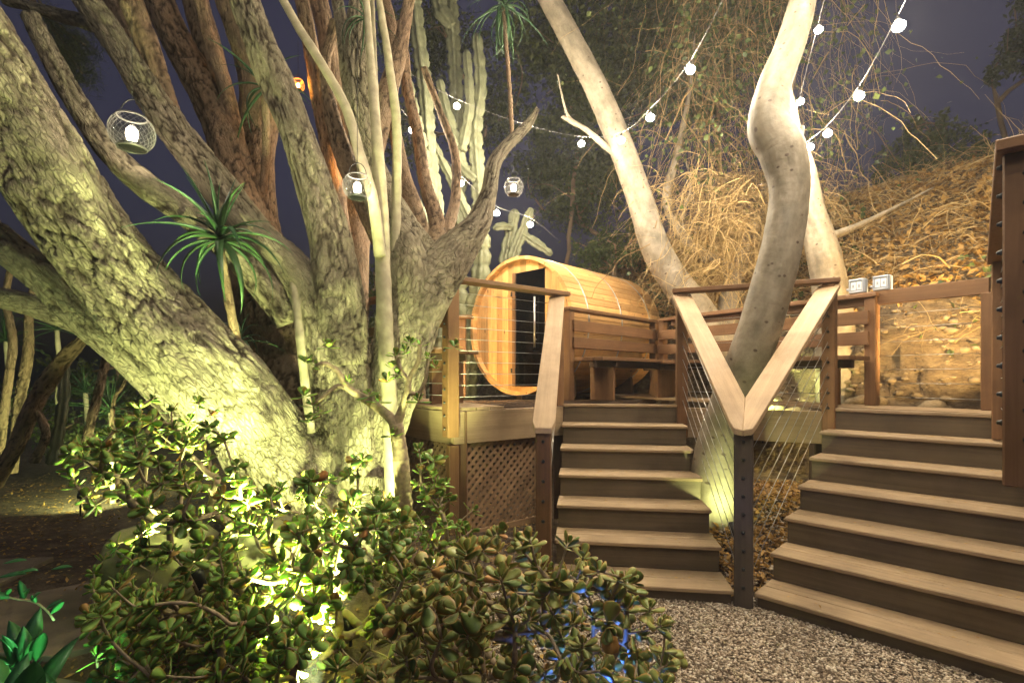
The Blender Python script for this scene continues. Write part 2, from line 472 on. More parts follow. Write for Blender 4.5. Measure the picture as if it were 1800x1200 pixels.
def mat_bank():
    m, nt, b = newmat('bank_earth'); L = nt.links.new
    tc = N(nt, 'ShaderNodeTexCoord')
    mp = N(nt, 'ShaderNodeMapping'); mp.inputs['Scale'].default_value = (1, 1, 2.2); L(tc.outputs['Object'], mp.inputs[0])
    n = N(nt, 'ShaderNodeTexNoise', i_Scale=6.0, i_Detail=10.0, i_Roughness=.72); L(mp.outputs[0], n.inputs['Vector'])
    r = ramp(nt, [(.28, (.035, .023, .012)), (.5, (.15, .10, .05)), (.75, (.33, .245, .13))], n.outputs[0])
    L(r.outputs[0], b.inputs['Base Color']); b.inputs['Roughness'].default_value = .95
    n2 = N(nt, 'ShaderNodeTexNoise', i_Scale=28.0, i_Detail=8.0, i_Roughness=.7); L(mp.outputs[0], n2.inputs['Vector'])
    a = N(nt, 'ShaderNodeMath', operation='ADD'); L(n.outputs[0], a.inputs[0]); L(n2.outputs[0], a.inputs[1])
    bump(nt, b, a.outputs[0], 1.0, .05); return m
M_BANK = mat_bank()
M_STONE = mat_plain('field_stone', (.19, .14, .08), .9, 0, .5, 9, .8)
M_FLAG = mat_plain('flagstone', (.17, .125, .085), .85, 0, .35, 6, .5)
M_ROCK = mat_plain('mossy_boulder', (.20, .18, .09), .95, 0, .6, 7, 1.0)
def mat_gravel():
    m, nt, b = newmat('gravel'); L = nt.links.new
    at = N(nt, 'ShaderNodeAttribute', attribute_name='lv')
    r = ramp(nt, [(0, (.12, .085, .055)), (.35, (.34, .255, .175)), (.75, (.52, .42, .30)), (1, (.7, .62, .5))], at.outputs['Fac'])
    L(r.outputs[0], b.inputs['Base Color']); b.inputs['Roughness'].default_value = .85; return m
M_GRAVEL = mat_gravel()

# ================================================================== LAYOUT
DZ = 1.12                                   # deck height
RISE = 0.17
V2 = lambda a: Vector((a[0], a[1]))
U1 = Vector((math.sin(R(8)), math.cos(R(8)))); W1 = Vector((-U1.y, U1.x))      # left flight: up-run, leftwards
U2 = Vector((math.sin(R(45)), math.cos(R(45)))); W2 = Vector((U2.y, -U2.x))    # right flight: up-run, rightwards
R0 = Vector((1.335, 3.09)); L0 = Vector((1.455, 3.06))
RUN = 0.275; SW1 = 1.09; SW2 = 1.17
CP = Vector((1.396, 3.085))                 # centre post
LT = R0 + U1 * (6 * RUN) + W1 * SW1         # left flight, top left
LP = R0 + U1 * (6 * RUN)                    # left flight, top right
RP = L0 + U2 * (6 * RUN)                    # right flight, top left
RT = L0 + U2 * (6 * RUN) + W2 * SW2
CL = Vector((-0.48, 4.2))                   # deck front left corner
LE = Vector((-2.1, 6.1))                    # deck left edge, far end
CO = Vector((1.95, 6.62)); RE = Vector((3.66, 3.92))   # rear rail corner / right end
RD = (RE - CO).normalized(); RN = Vector((-RD.y, RD.x))  # along rear rail; outward normal
if RN.x < 0: RN = -RN
BD = Vector((0.69, 0.72)).normalized(); BM = Vector((BD.y, -BD.x))   # barrel axis / bench outward
AX0 = Vector((0.06, 6.42)); BR = 0.87; BL = 2.1

def v3(p, z): return Vector((p[0], p[1], z))

# ------------------------------------------------------------------ terrain
def sstep(a, b, x):
    t = np.clip((x - a) / (b - a), 0, 1); return t * t * (3 - 2 * t)

def hill_d(x, y):
    return (x - CO.x) * RN.x + (y - CO.y) * RN.y

def ground_z(x, y):
    x = np.asarray(x, float); y = np.asarray(y, float)
    z = 0.16 * np.exp(-(((x + 1.2) / 1.3) ** 2 + ((y - 3.7) / 0.9) ** 2))
    q = (x - CP.x) * .62 + (y - CP.y) * .785
    under = np.clip(.30 * (q - .12), 0, .36) * sstep(.5, 1.25, x)
    z = np.maximum(z, under)
    d = hill_d(x, y)
    cut = .62 + 0 * d
    hz = .35 * sstep(-1.2, .2, d) + .5 * sstep(.1, .45, d) + 1.25 * sstep(.35, 1.0, d) + .78 * np.clip(d - .85, 0, 2.5) + .16 * np.clip(d - 3.35, 0, 30)
    hz = hz * sstep(4.9 - .0, 6.2, y + .55 * np.clip(x - 2.2, 0, 9)) 
    z = np.maximum(z, hz)
    return z

xs = np.concatenate([np.linspace(-45, -9, 20), np.arange(-8.8, 1.8, .13), np.arange(1.8, 5.8, .05), np.arange(5.8, 13, .14), np.linspace(13.5, 50, 20)])
ys = np.concatenate([np.linspace(-10, -1, 8), np.arange(-.8, 3.6, .13), np.arange(3.6, 8.2, .05), np.arange(8.2, 20, .14), np.linspace(20.5, 70, 24)])
GX, GY = np.meshgrid(xs, ys)
pts = np.stack([GX.ravel(), GY.ravel()], -1)
gz = ground_z(pts[:, 0], pts[:, 1])
X3 = np.column_stack([pts, gz])
dd = hill_d(pts[:, 0], pts[:, 1])
amp = np.where(dd > .3, .13, .012)
gz = gz + amp * fbm(X3 * 2.1, 5, 3) + np.where(dd > .25, .05, .01) * fbm(X3 * 7.3, 3, 9)
# lumpy push along the bank normal so that the cut reads as broken earth
w1_, w2_, wid = worley(X3 * np.array([7, 7, 13.0]) + .35 * vnoise(X3 * 6)[:, None], 31)
push = sstep(.1, .3, dd) * (1 - sstep(1.2, 1.8, dd)) * (.20 * fbm(X3 * np.array([2.2, 2.2, 5.0]), 5, 21) - .07 * np.clip(.5 - w1_, 0, .5) * 2 + .02 * wid)
Vg = np.column_stack([pts[:, 0] + push * RN.x, pts[:, 1] + push * RN.y, gz])
nx, ny = len(xs), len(ys)
ii, jj = np.meshgrid(np.arange(ny - 1), np.arange(nx - 1), indexing='ij')
a = ii * nx + jj
Qg = np.stack([a, a + 1, a + 1 + nx, a + nx], -1).reshape(-1, 4)
isbank = (dd.reshape(ny, nx)[:-1, :-1].ravel() > -.6)
me = mesh_np('ground', Vg, Qg, True); me.materials.append(M_SOIL); me.materials.append(M_BANK)
me.polygons.foreach_set('material_index', isbank.astype(np.int32)[:len(me.polygons)])
GROUND = link('ground', me, None, None, kind='structure')
from mathutils.bvhtree import BVHTree
BVH = BVHTree.FromPolygons([tuple(v) for v in Vg], [tuple(q) for q in Qg])
gsurf = lambda x, y: float(ground_z(np.array([x]), np.array([y]))[0])

# ------------------------------------------------------------------ deck
deck = thing('timber_deck', v3(CO * .5 + CL * .5, 0), 'raised timber deck carrying the barrel sauna, benches and railings', 'deck')
poly = [CL, LT, LP, RP, RT, Vector((1.72, 1.60)), Vector((2.7, .75)), Vector((4.8, 2.8)), RE + RN * .07, CO + RN * .07 , CO + Vector((.75, .85)), Vector((1.3, 9.0)), Vector((-.2, 8.0)), Vector((-.72, 7.0)), LE]
bd = RD; bn = Vector((-bd.y, bd.x))
smin = min(p.dot(bn) for p in poly); smax = max(p.dot(bn) for p in poly)
k = smin
while k < smax:
    bm = bmesh.new(); f = bm.faces.new([bm.verts.new((p.x, p.y, DZ)) for p in poly])
    for c_, no in ((k + .002, 1), (k + .14 - .002, -1)):
        bmesh.ops.bisect_plane(bm, geom=list(bm.verts) + list(bm.edges) + list(bm.faces), plane_co=(bn.x * c_, bn.y * c_, 0),
                               plane_no=(bn.x * no, bn.y * no, 0), clear_inner=True)
    if bm.faces:
        r = bmesh.ops.extrude_face_region(bm, geom=list(bm.faces))
        for v in r['geom']:
            if isinstance(v, bmesh.types.BMVert): v.co.z -= .025
        bmesh.ops.recalc_face_normals(bm, faces=bm.faces)
        # board-local frame so that grain runs along the board
        Mx = Matrix(((bd.x, bn.x, 0, 0), (bd.y, bn.y, 0, 0), (0, 0, 1, DZ), (0, 0, 0, 1)))
        bm.transform(Mx.inverted())
        # a board cut in two by the outline becomes two boards
        seen = set()
        for f0 in bm.faces:
            if f0 in seen: continue
            isl = [f0]; st = [f0]; seen.add(f0)
            while st:
                for e in st.pop().edges:
                    for f1 in e.link_faces:
                        if f1 not in seen: seen.add(f1); st.append(f1); isl.append(f1)
            vid = {}; VV = []; FF = []
            for f1 in isl:
                for v in f1.verts:
                    if v not in vid: vid[v] = len(VV); VV.append(v.co.copy())
                FF.append([vid[v] for v in f1.verts])
            me = bpy.data.meshes.new('deck_board'); me.from_pydata(VV, [], FF)
            link('deck_board', me, M_TREAD, deck, Mx)
    bm.free(); k += .143

def fascia(p, q, z0, z1, mat=M_TREAD, t=.03, out=0.0, name='fascia'):
    d = (q - p).normalized(); n = Vector((d.y, -d.x)) * out
    beam(name, v3(p + n, (z0 + z1) / 2), v3(q + n, (z0 + z1) / 2), t, z1 - z0, mat, deck)
fascia(CL, LT, DZ - .30, DZ - .028, out=-.012)
fascia(LE, CL - Vector((.012, -.012)), DZ - .30, DZ - .028, out=-.012)
fascia(LP + (RP - LP).normalized() * .02, RP, DZ - .30, DZ - .028, out=-.012)
fascia(RT, Vector((1.74, 1.62)), DZ - .26, DZ - .028, out=-.02)
fascia(Vector((1.72, 1.60)), Vector((2.7, .75)), DZ - .26, DZ - .028, out=-.02)
for (x, y) in ((-.42, 4.3), (.45, 4.98), (1.5, 4.9), (2.62, 4.4), (1.9, 6.4), (3.3, 4.2), (-1.9, 6.0), (.2, 6.2), (.1, 7.9)):
    post('support_post', x, y, gsurf(x, y) - .05, DZ - .03, .09, .09, M_RAIL if x < 0 and y < 5 else M_DARKWOOD, deck)
for t in np.linspace(.1, .9, 5):
    p = CL.lerp(LE, t); q = LT.lerp(CO, t)
    beam('joist', v3(p, DZ - .12), v3(q, DZ - .12), .04, .18, M_DARKWOOD, deck)

# deck board litter handled later ------------------------------------------------ stairs
def staircase(name, label, org, U, Wd, width, first_two=True):
    s = thing(name, v3(org, 0), label, 'staircase')
    z = DZ - 6 * RISE
    TT = .026
    for k in range(6):
        zt = z + k * RISE
        a = org + U * (k * RUN)
        nose = a - U * .028
        nb = 3 if k == 0 else 2
        dep = RUN + .028 + (.0 if k else .0)
        bw = (dep - .004) / 2
        for j in range(2):
            c = nose + U * (bw * (j + .5) + .004 * j)
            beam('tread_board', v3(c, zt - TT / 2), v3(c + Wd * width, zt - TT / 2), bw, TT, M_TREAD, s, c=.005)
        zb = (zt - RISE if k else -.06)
        beam('riser', v3(a + U * .006 + Wd * .012, (zb + zt - TT) / 2), v3(a + U * .006 + Wd * (width - .012), (zb + zt - TT) / 2), .018, zt - TT - zb - .002, M_RISER_SHADED, s, c=.002)
    # top riser under the deck edge, with a nosing board
    a = org + U * (6 * RUN)
    beam('riser', v3(a - U * .004 + Wd * .012, DZ - RISE / 2 - .014), v3(a - U * .004 + Wd * (width - .012), DZ - RISE / 2 - .014), .018, RISE - .03, M_RISER_SHADED, s, c=.002)
    beam('nosing', v3(a - U * .015, DZ - .012), v3(a + Wd * width - U * .015, DZ - .012), .03, .026, M_TREAD, s, c=.004)
    # saw-tooth stringers
    for off in (.02, width - .05):
        prof = [(0.03, -.05)]
        for k in range(6):
            zt = z + k * RISE - TT
            prof += [(k * RUN + .018, zt), ((k + 1) * RUN + .016, zt)]
        prof += [(6 * RUN + .016, DZ - .05), (6 * RUN + .03, DZ - .05), (6 * RUN + .03, DZ - .45), (.55, -.05)]
        bm = bmesh.new()
        A = [bm.verts.new((*(org + U * u + Wd * off), zz)) for u, zz in prof]
        B = [bm.verts.new((*(org + U * u + Wd * (off + .03)), zz)) for u, zz in prof]
        bm.faces.new(A); bm.faces.new(list(reversed(B)))
        for i in range(len(prof)):
            j = (i + 1) % len(prof); bm.faces.new((A[j], A[i], B[i], B[j]))
        bmesh.ops.recalc_face_normals(bm, faces=bm.faces)
        me = bpy.data.meshes.new('stringer'); bm.to_mesh(me); bm.free()
        link('stringer', me, M_RISER_SHADED, s)
    return s
staircase('staircase', 'straight flight of brown composite steps between the lattice skirt and the Y-shaped railing', R0, U1, W1, SW1)
staircase('staircase', 'wider-looking angled flight of brown steps at the right edge over the gravel', L0, U2, W2, SW2)

# ------------------------------------------------------------------ railings
def cable(p, q, parent, r=.0026):
    V, Q, T = tube(np.array([p, Vector(p).lerp(Vector(q), .5), q]), r, 5)
    me = mesh_np('cable', V, [Q, T], True); return link('cable', me, M_CABLE, parent)
_fit = None
def fitting(p, d, parent):
    """cable end fitting: small domed nut, pointing along d"""
    global _fit
    if _fit is None:
        C = np.array([(0, 0, -.002), (0, 0, .004), (0, 0, .008), (0, 0, .013), (0, 0, .016)]); V, Q, T = tube(C, [.011, .011, .0075, .007, .003], 8)
        _fit = mesh_np('cable_fitting', V, [Q, T], True); _fit.materials.append(M_BLACK)
    z = Vector(d).normalized(); M = z.to_track_quat('Z', 'Y').to_matrix().to_4x4(); M.translation = Vector(p)
    link('cable_fitting', _fit, None, parent, M)

RZ = EYE + .80          # top of the rail caps
# deck front left
ra = thing('cable_railing', v3(CL, DZ), 'level cable railing in front of the sauna door, capped with a brown board', 'railing')
dA = (LT - CL).normalized(); nA = Vector((dA.y, -dA.x))
cpost = CL + nA * .045 - dA * .05
angA = math.atan2(dA.y, dA.x)
post('post', cpost.x, cpost.y, DZ - .23, RZ - .04, .105, .105, M_RAIL, ra, angA)
ltp = LT - W1 * 0 + W1 * .05
post('post', ltp.x, ltp.y, DZ - .02, RZ - .05, .09, .09, M_RAIL, ra, angA)
beam('cap', v3(cpost - dA * .04 - nA * 0, RZ - .02), v3(ltp + dA * .10, RZ - .02), .14, .038, M_RAIL, ra)
for i in range(10):
    z = DZ + .09 + i * .095
    cable(v3(cpost, z), v3(ltp, z), ra)
for i in range(11):
    z = DZ - .16 + i * .105
    n_ = Vector((-dA.x, -dA.y)); fitting(v3(cpost - dA * .053, z), (-dA.x, -dA.y, 0), ra)
# deck left edge
rl = thing('cable_railing', v3(LE, DZ), 'railing receding along the left deck edge, seen between the tree trunks', 'railing')
dL = (LE - CL).normalized()
for t in (.42, .97):
    p = CL.lerp(LE, t); post('post', p.x, p.y, DZ - .25, RZ - .04, .09, .09, M_RAIL, rl, math.atan2(dL.y, dL.x))
beam('cap', v3(CL + dL * .1, RZ - .02), v3(LE, RZ - .02), .14, .038, M_RAIL, rl)
beam('rail', v3(CL + dL * .12, DZ + .72), v3(LE, DZ + .72), .04, .09, M_RAIL, rl)
for i in range(6):
    z = DZ + .1 + i * .1
    cable(v3(CL + dL * .05, z), v3(LE, z), rl)

# left flight, outer handrail
rb = thing('stair_handrail', v3(R0 + W1 * (SW1 + .05), 0), 'sloping handrail with square lower post on the left of the straight flight', 'handrail')
lo = R0 + W1 * (SW1 + .055) + U1 * .0
ZL = 1.10
post('post', lo.x, lo.y, -.1, ZL - .05, .095, .095, M_RAIL, rb, math.atan2(U1.y, U1.x))
hi = LT + W1 * .055
def sloped(name, a, za, b, zb, width, t, parent, cut=None):
    d = (b - a); L = d.length; d.normalize(); n = Vector((-d.y, d.x)) * (width / 2)
    zf = lambda x, y: za + (zb - za) * ((Vector((x, y)) - a).dot(d) / L)
    pts = [a - d * .03 + n * .55, a - d * .075 + n * .0 + n * .3, a - d * .075 - n * .3, a - d * .03 - n * .55, a + d * .03 - n, b - n, b + n, a + d * .03 + n]
    pts = [a - d * .06 + n * .72, a - d * .06 - n * .72, a + d * .0 - n, b - n, b + n, a + d * .0 + n]
    # local frame along the board for the grain
    me = prism(name, [(p.x, p.y) for p in pts], zf, t, None, parent)
    M, _ = frame(v3(a, za), v3(b, zb)); me.transform(M.inverted())
    return link(name, me, M_RAIL if parent is None else M_CAP, parent, M)
M_CAP = mat_wood('pale_handrail_cap', (.37, .25, .145), (.52, .37, .225), .6, (1.2, 30, 30), .2, var=.05)  # paler than the other railing timber
sloped('handrail', lo, ZL, hi - U1 * .045, RZ - .05, .145, .038, rb)
for i in range(7):
    f0 = .16 + i * .125
    cable(v3(lo, f0 * 1.0), v3(hi, DZ + f0 - .02), rb)
for i in range(8):
    fitting(v3(lo - U1 * .048, .10 + i * .125), (-U1.x, -U1.y, 0), rb)

# centre: Y-shaped railing round the leaning trunk
rc = thing('stair_railing', v3(CP, 0), 'Y-shaped stair railing: two sloping pale handrails meeting on one dark centre post', 'railing')
ZC = 1.115
beam('post', v3(CP, -.1), v3(CP, ZC - .045), .105, .112, M_POST, rc, up=(U1.x + U2.x, U1.y + U2.y, 0), c=.006)
bis = (U1 + U2).normalized(); perp = Vector((-bis.y, bis.x))
lup = LP + Vector((0.0, 0)); rup = RP
post('post', lup.x, lup.y, DZ - .30, RZ - .045, .095, .095, M_RAIL, rc, math.atan2(U1.y, U1.x))
post('post', rup.x, rup.y, DZ - .30, RZ - .045, .095, .095, M_RAIL, rc, math.atan2(U2.y, U2.x))
def yarm(end, side):
    d = (end - CP); L = d.length; d.normalize(); n = Vector((-d.y, d.x)) * side     # n points away from the other arm
    hw = .082
    e = end - d * .01
    inner = lambda s: CP + d * s - n * hw
    # inner edge meets the mirror line (bisector) here:
    s_i = None
    cb = abs(d.dot(bis)); sb = math.sqrt(1 - cb * cb)
    s_i = hw * cb / sb
    zf = lambda x, y: ZC + (RZ - .045 - ZC) * (((Vector((x, y)) - CP).dot(d)) / L)
    nose = CP - bis * .085
    pts = [nose, nose + perp * side * .05, CP + n * hw - d * .01, e + n * hw, e - n * hw, inner(s_i)]
    if side < 0: pts = list(reversed(pts))
    me = prism('handrail', [(p.x, p.y) for p in pts], zf, .038, None, rc)
    M, _ = frame(v3(CP, ZC), v3(e, RZ - .045)); me.transform(M.inverted())
    link('handrail', me, M_CAP, rc, M)
yarm(lup, 1); yarm(rup, -1)
dd_ = (rup - lup).normalized()
beam('cap', v3(lup - dd_ * .075, RZ - .022), v3(rup + dd_ * .07, RZ - .022), .14, .038, M_RAIL, rc)
for i in range(9):
    z = .13 + i * .108
    fitting(v3(CP - bis * .056, z), (-bis.x, -bis.y, 0), rc)
for i in range(8):
    f0 = .10 + i * .125
    cable(v3(CP, f0), v3(lup, DZ + f0 - .03), rc); cable(v3(CP, f0), v3(rup, DZ + f0 - .03), rc)
    fitting(v3(lup - Vector((dd_.x, dd_.y)) * -.049, DZ + f0), (dd_.x, dd_.y, 0), rc)
    fitting(v3(rup - U2 * .049, DZ + f0 - .1), (-U2.x, -U2.y, 0), rc)
for i in range(4):
    cable(v3(lup, DZ + .12 + i * .22), v3(rup, DZ + .12 + i * .22), rc)

# right: level railing that comes forward along the right flight
rr = thing('cable_railing', (1.76, 1.76, DZ), 'dark near railing post and cap cut off by the right edge of the picture', 'railing')
pu = Vector((3.275, 3.43)); pn = Vector((1.775, 1.765))
post('post', pu.x, pu.y, DZ - .16, RZ - .04, .09, .09, M_RAIL, rr, R(45))
post('post', pn.x, pn.y, DZ - .115, RZ - .04, .12, .12, M_RAIL, rr, R(45))
beam('cap', v3(Vector((1.695, 1.69)), RZ - .02), v3(pu + U2 * .07, RZ - .02), .145, .04, M_RAIL, rr)
for i in range(10):
    z = DZ + .05 + i * .1
    cable(v3(pn, z), v3(pu, z), rr)
    fitting(v3(pn - Vector((0.0, .0)) - U2 * .061, z), (-U2.x, -U2.y, 0), rr)
    fitting(v3(pn - W2 * .061, z + .05), (-W2.x, -W2.y, 0), rr)

# ------------------------------------------------------------------ benches and rear rail
def plank_bench(name, label, p0, p1, m, seat_z, back_z, slats, supports, end_post=True, seat_d=.42, npl=3, cap_over=.03):
    s = thing(name, v3(p0, DZ), label, 'bench')
    d = (p1 - p0).normalized(); L = (p1 - p0).length; ang = math.atan2(d.y, d.x)
    for t in ((0, 1) if end_post else (0,)):
        p = p0.lerp(p1, t); post('post', p.x, p.y, DZ, back_z - .035, .09, .09, M_RAIL, s, ang)
    beam('back_cap', v3(p0 - d * .06, back_z - .018), v3(p1 + d * cap_over, back_z - .018), .13, .036, M_RAIL, s)
    for z in slats:
        beam('back_slat', v3(p0 + m * .06, z), v3(p1 + m * .06, z), .03, .12, M_RAIL, s)
    w_ = (seat_d - .05) / npl
    for j in range(npl):
        c = p0 + m * (.08 + w_ * (j + .5))
        beam('seat_plank', v3(c - d * .02, seat_z - .02), v3(c + d * (L + .02), seat_z - .02), w_ - .008, .038, M_RAIL, s)
    beam('seat_rail', v3(p0 + m * .34, seat_z - .075), v3(p1 + m * .34, seat_z - .075), .04, .07, M_DARKWOOD, s)
    for t in supports:
        p = p0 + d * (L * t) + m * .23
        beam('leg', v3(p, DZ + .001), v3(p, seat_z - .042), .04, .30, M_RAIL, s, up=(m.x, m.y, 0))
        beam('cross_brace', v3(p - m * .16, seat_z - .072), v3(p + m * .19, seat_z - .072), .045, .06, M_DARKWOOD, s)
    return s
B0 = Vector((.61, 5.5)); B1 = CO - BD * .06
B1 = B0 + BD * 1.86
plank_bench('bench', 'slatted bench with its back against the side of the barrel sauna', B0, B1, BM, DZ + .46, DZ + 1.0, (DZ + .62, DZ + .80), (.16, .9))
p_end = Vector((3.22, 4.58))
mR = -RN
rbn = plank_bench('bench', 'slatted corner bench in front of the earth bank, behind the Y-shaped railing', p_end, CO, mR, DZ + .44, DZ + 1.0, (DZ + .60, DZ + .785), (.1, .5, .9))
beam('corner_slat', v3(CO, DZ + .62), v3(B1, DZ + .62), .03, .1, M_RAIL, rbn)
beam('corner_slat', v3(CO, DZ + .80), v3(B1, DZ + .80), .03, .1, M_RAIL, rbn)
rr2 = thing('rear_railing', v3(RE, DZ), 'wide brown top rail across the bank at the right, carrying two switch boxes', 'railing')
beam('top_rail', v3(RE - RD * -.0, DZ + .955), v3(CO - RD * -.15, DZ + .955), .038, .125, M_RAIL, rr2)
for i in range(7):
    z = DZ + .08 + i * .12
    cable(v3(p_end + RN * .02, z), v3(RE, z), rr2)
post('post', RE.x, RE.y, DZ, DZ + .9, .09, .09, M_RAIL, rr2, math.atan2(RD.y, RD.x))
# left bench, planks running away from the viewer
lb = thing('bench', (-.6, 4.7, DZ), 'low plank bench end beside the corner post, left of the sauna', 'bench')
dB = dL; mB = Vector((dB.y, -dB.x))
if mB.x < 0: mB = -mB
for j in range(4):
    c = CL + dB * .45 + mB * (.16 + .125 * j)
    beam('seat_plank', v3(c, DZ + .49), v3(c + dB * 1.7, DZ + .49), .118, .038, M_RAIL, lb)
for t in (.62, 1.9):
    c = CL + dB * t + mB * .34
    beam('leg', v3(c, DZ), v3(c, DZ + .468), .05, .36, M_RAIL, lb, up=(mB.x, mB.y, 0))
    beam('cross_brace', v3(c - mB * .2, DZ + .44), v3(c + mB * .2, DZ + .44), .06, .06, M_DARKWOOD, lb)
pq = P(812, 560, 6.3)
fb = thing('garden_bench', (pq.x, pq.y, DZ), 'short bench back with one post left of the barrel front', 'bench')
post('post', pq.x, pq.y, DZ, pq.z + .0, .10, .10, M_RAIL, fb)
beam('cap', (pq.x - .5, pq.y + .05, pq.z + .018), (pq.x + .14, pq.y - .02, pq.z + .018), .14, .036, M_RAIL, fb)
beam('slat', (pq.x - .5, pq.y + .05, pq.z - .4), (pq.x + .0, pq.y - .0, pq.z - .4), .03, .1, M_RAIL, fb)

# ------------------------------------------------------------------ lattice skirts
def lattice(label, p, q, z0, z1):
    s = thing('lattice_panel', v3(p, z0), label, 'lattice')
    d = (q - p).normalized(); L = (q - p).length; n = Vector((d.y, -d.x))
    H = z1 - z0; pitch = .076; sw = .029
    for sgn, off in ((1, 0.004), (-1, -.004)):
        k = -H
        while k < L + H:
            # strip: u = k + t, w = t (sgn 1) or u = k + H - t
            t0, t1 = 0.0, H
            f = (lambda t: k + t) if sgn > 0 else (lambda t: k + H - t)
            ts = [t for t in np.linspace(0, H, 60) if 0 <= f(t) <= L]
            if len(ts) > 4:
                a, b = ts[0], ts[-1]
                pa = v3(p + d * f(a) + n * off, z0 + a); pb = v3(p + d * f(b) + n * off, z0 + b)
                M, LL = frame(pa, pb, (n.x, n.y, 0))
                me = bpy.data.meshes.new('lattice_strip')
                hw = sw / 2; ht = .003
                V = [(x, y, z) for x in (0, LL) for y in (-hw, hw) for z in (-ht, ht)]
                me.from_pydata(V, [], [(0, 1, 3, 2), (4, 6, 7, 5), (0, 4, 5, 1), (2, 3, 7, 6), (0, 2, 6, 4), (1, 5, 7, 3)])
                link('lattice_strip', me, M_LATT, s, M)
            k += pitch
    beam('frame', v3(p - n * .02, z1 - .0), v3(q - n * .02, z1 - .0), .03, .07, M_LATT, s)
    beam('frame', v3(p - n * .0, z0), v3(q - n * .0, z0), .03, .07, M_LATT, s)
inn = Vector((-nA.x, -nA.y)) * .07
lattice('diamond lattice skirt under the deck between the corner post and the straight steps', CL + inn * .5 + dA * .06, LT + inn * .5 + W1 * .1, .04, DZ - .31)
lattice('diamond lattice skirt under the left deck edge behind the tree trunk', LE - dL * .05 + mB * .06, CL + mB * .05 + dL * .05, .04, DZ - .31)
beam('corner_trim', v3(CL + inn * .2, .0), v3(CL + inn * .2, DZ - .305), .09, .06, M_RAIL, deck, up=(nA.x, nA.y, 0))

# ------------------------------------------------------------------ barrel sauna
bs = thing('barrel_sauna', v3(AX0, DZ), 'honey-coloured cedar barrel sauna with smoked glass door on the deck', 'sauna')
CZ = DZ + .02 + BR
Mb = Matrix(((BM.x, BD.x, 0, AX0.x), (BM.y, BD.y, 0, AX0.y), (0, 0, 1, CZ), (0, 0, 0, 1)))   # local x right, y along axis, z up
NS = 60; th = 2 * math.pi / NS; T_ = .042
bm = bmesh.new()
ri, ro = BR - T_, BR
g = .0035
prof = []
for (r_, a_, c_) in ((ri, -th / 2, 1), (ro - .006, -th / 2, 1), (ro, -th / 2, .006), (ro, th / 2, -.006), (ro - .006, th / 2, -1), (ri, th / 2, -1)):
    pass
ha = th / 2 - .0018
prof = [(-ha, ri), (-ha, ro - .004), (-ha + .004, ro), (0, ro + .0012), (ha - .004, ro), (ha, ro - .004), (ha, ri)]
A = [bm.verts.new((0, r_ * math.sin(t), r_ * math.cos(t))) for t, r_ in prof]
B = [bm.verts.new((BL, r_ * math.sin(t), r_ * math.cos(t))) for t, r_ in prof]
bm.faces.new(A); bm.faces.new(list(reversed(B)))
for i in range(len(prof)):
    j = (i + 1) % len(prof); bm.faces.new((A[j], A[i], B[i], B[j]))
bmesh.ops.recalc_face_normals(bm, faces=bm.faces)
stave = bpy.data.meshes.new('stave'); bm.to_mesh(stave); bm.free(); stave.materials.append(M_CEDAR)
Mst = Matrix(((0, 1, 0, 0), (1, 0, 0, 0), (0, 0, 1, 0), (0, 0, 0, 1)))   # local x(stave length)->barrel y, y->x
Mst = Matrix(((0, -1, 0, 0), (1, 0, 0, 0), (0, 0, 1, 0), (0, 0, 0, 1)))
for i in range(NS):
    j_ = random.uniform(-.004, .004)
    link('stave', stave, None, bs, Mb @ Matrix.Rotation(i * th, 4, 'Y') @ Matrix.Translation((0, j_, random.uniform(-.0012, .0012))) @ Mst)
# steel bands
for yb in (.32, 1.05, 1.78):
    n_ = 72; V = []; Q = []
    for i in range(n_):
        a_ = 2 * math.pi * i / n_
        for r_, yy in ((BR + .0015, yb - .014), (BR + .0045, yb - .014), (BR + .0045, yb + .014), (BR + .0015, yb + .014)):
            V.append((r_ * math.sin(a_), yy, r_ * math.cos(a_)))
    for i in range(n_):
        for k in range(4):
            Q.append((i * 4 + k, i * 4 + (k + 1) % 4, ((i + 1) % n_) * 4 + (k + 1) % 4, ((i + 1) % n_) * 4 + k))
    me = mesh_np('steel_band', np.array(V), np.array(Q), True); link('steel_band', me, M_BAND, bs, Mb)
# end walls of vertical boards
rw = BR - T_ - .002
DX0, DX1, DZ0, DZ1 = -.12, .40, -.76, .68        # door opening in the front wall
def wall_board(x0, x1, zlo, zhi, y):
    n = 5
    up = []; dn = []
    for x in np.linspace(x0, x1, n):
        h = math.sqrt(max(rw * rw - x * x, .0004))
        up.append((x, min(h, zhi))); dn.append((x, max(-h, zlo)))
    if max(u[1] for u in up) - min(d_[1] for d_ in dn) < .03: return
    pts = up + list(reversed(dn))
    bm = bmesh.new()
    A = [bm.verts.new((z, x, y)) for x, z in pts]      # local x along the board
    B = [bm.verts.new((z, x, y + .035)) for x, z in pts]
    try:
        bm.faces.new(A); bm.faces.new(list(reversed(B)))
        for i in range(len(pts)):
            j = (i + 1) % len(pts); bm.faces.new((A[j], A[i], B[i], B[j]))
    except Exception: pass
    bmesh.ops.remove_doubles(bm, verts=bm.verts, dist=1e-5)
    bmesh.ops.recalc_face_normals(bm, faces=bm.faces)
    me = bpy.data.meshes.new('wall_board'); bm.to_mesh(me); bm.free()
    Mw = Matrix(((0, 1, 0, 0), (0, 0, 1, 0), (1, 0, 0, 0), (0, 0, 0, 1)))
    link('wall_board', me, M_CEDAR, bs, Mb @ Mw)
bw = .105
edges = [DX0 - bw * i for i in range(7, 0, -1)] + [DX0 + (DX1 - DX0) * i / 5 for i in range(6)] + [DX1 + bw * i for i in range(1, 6)]
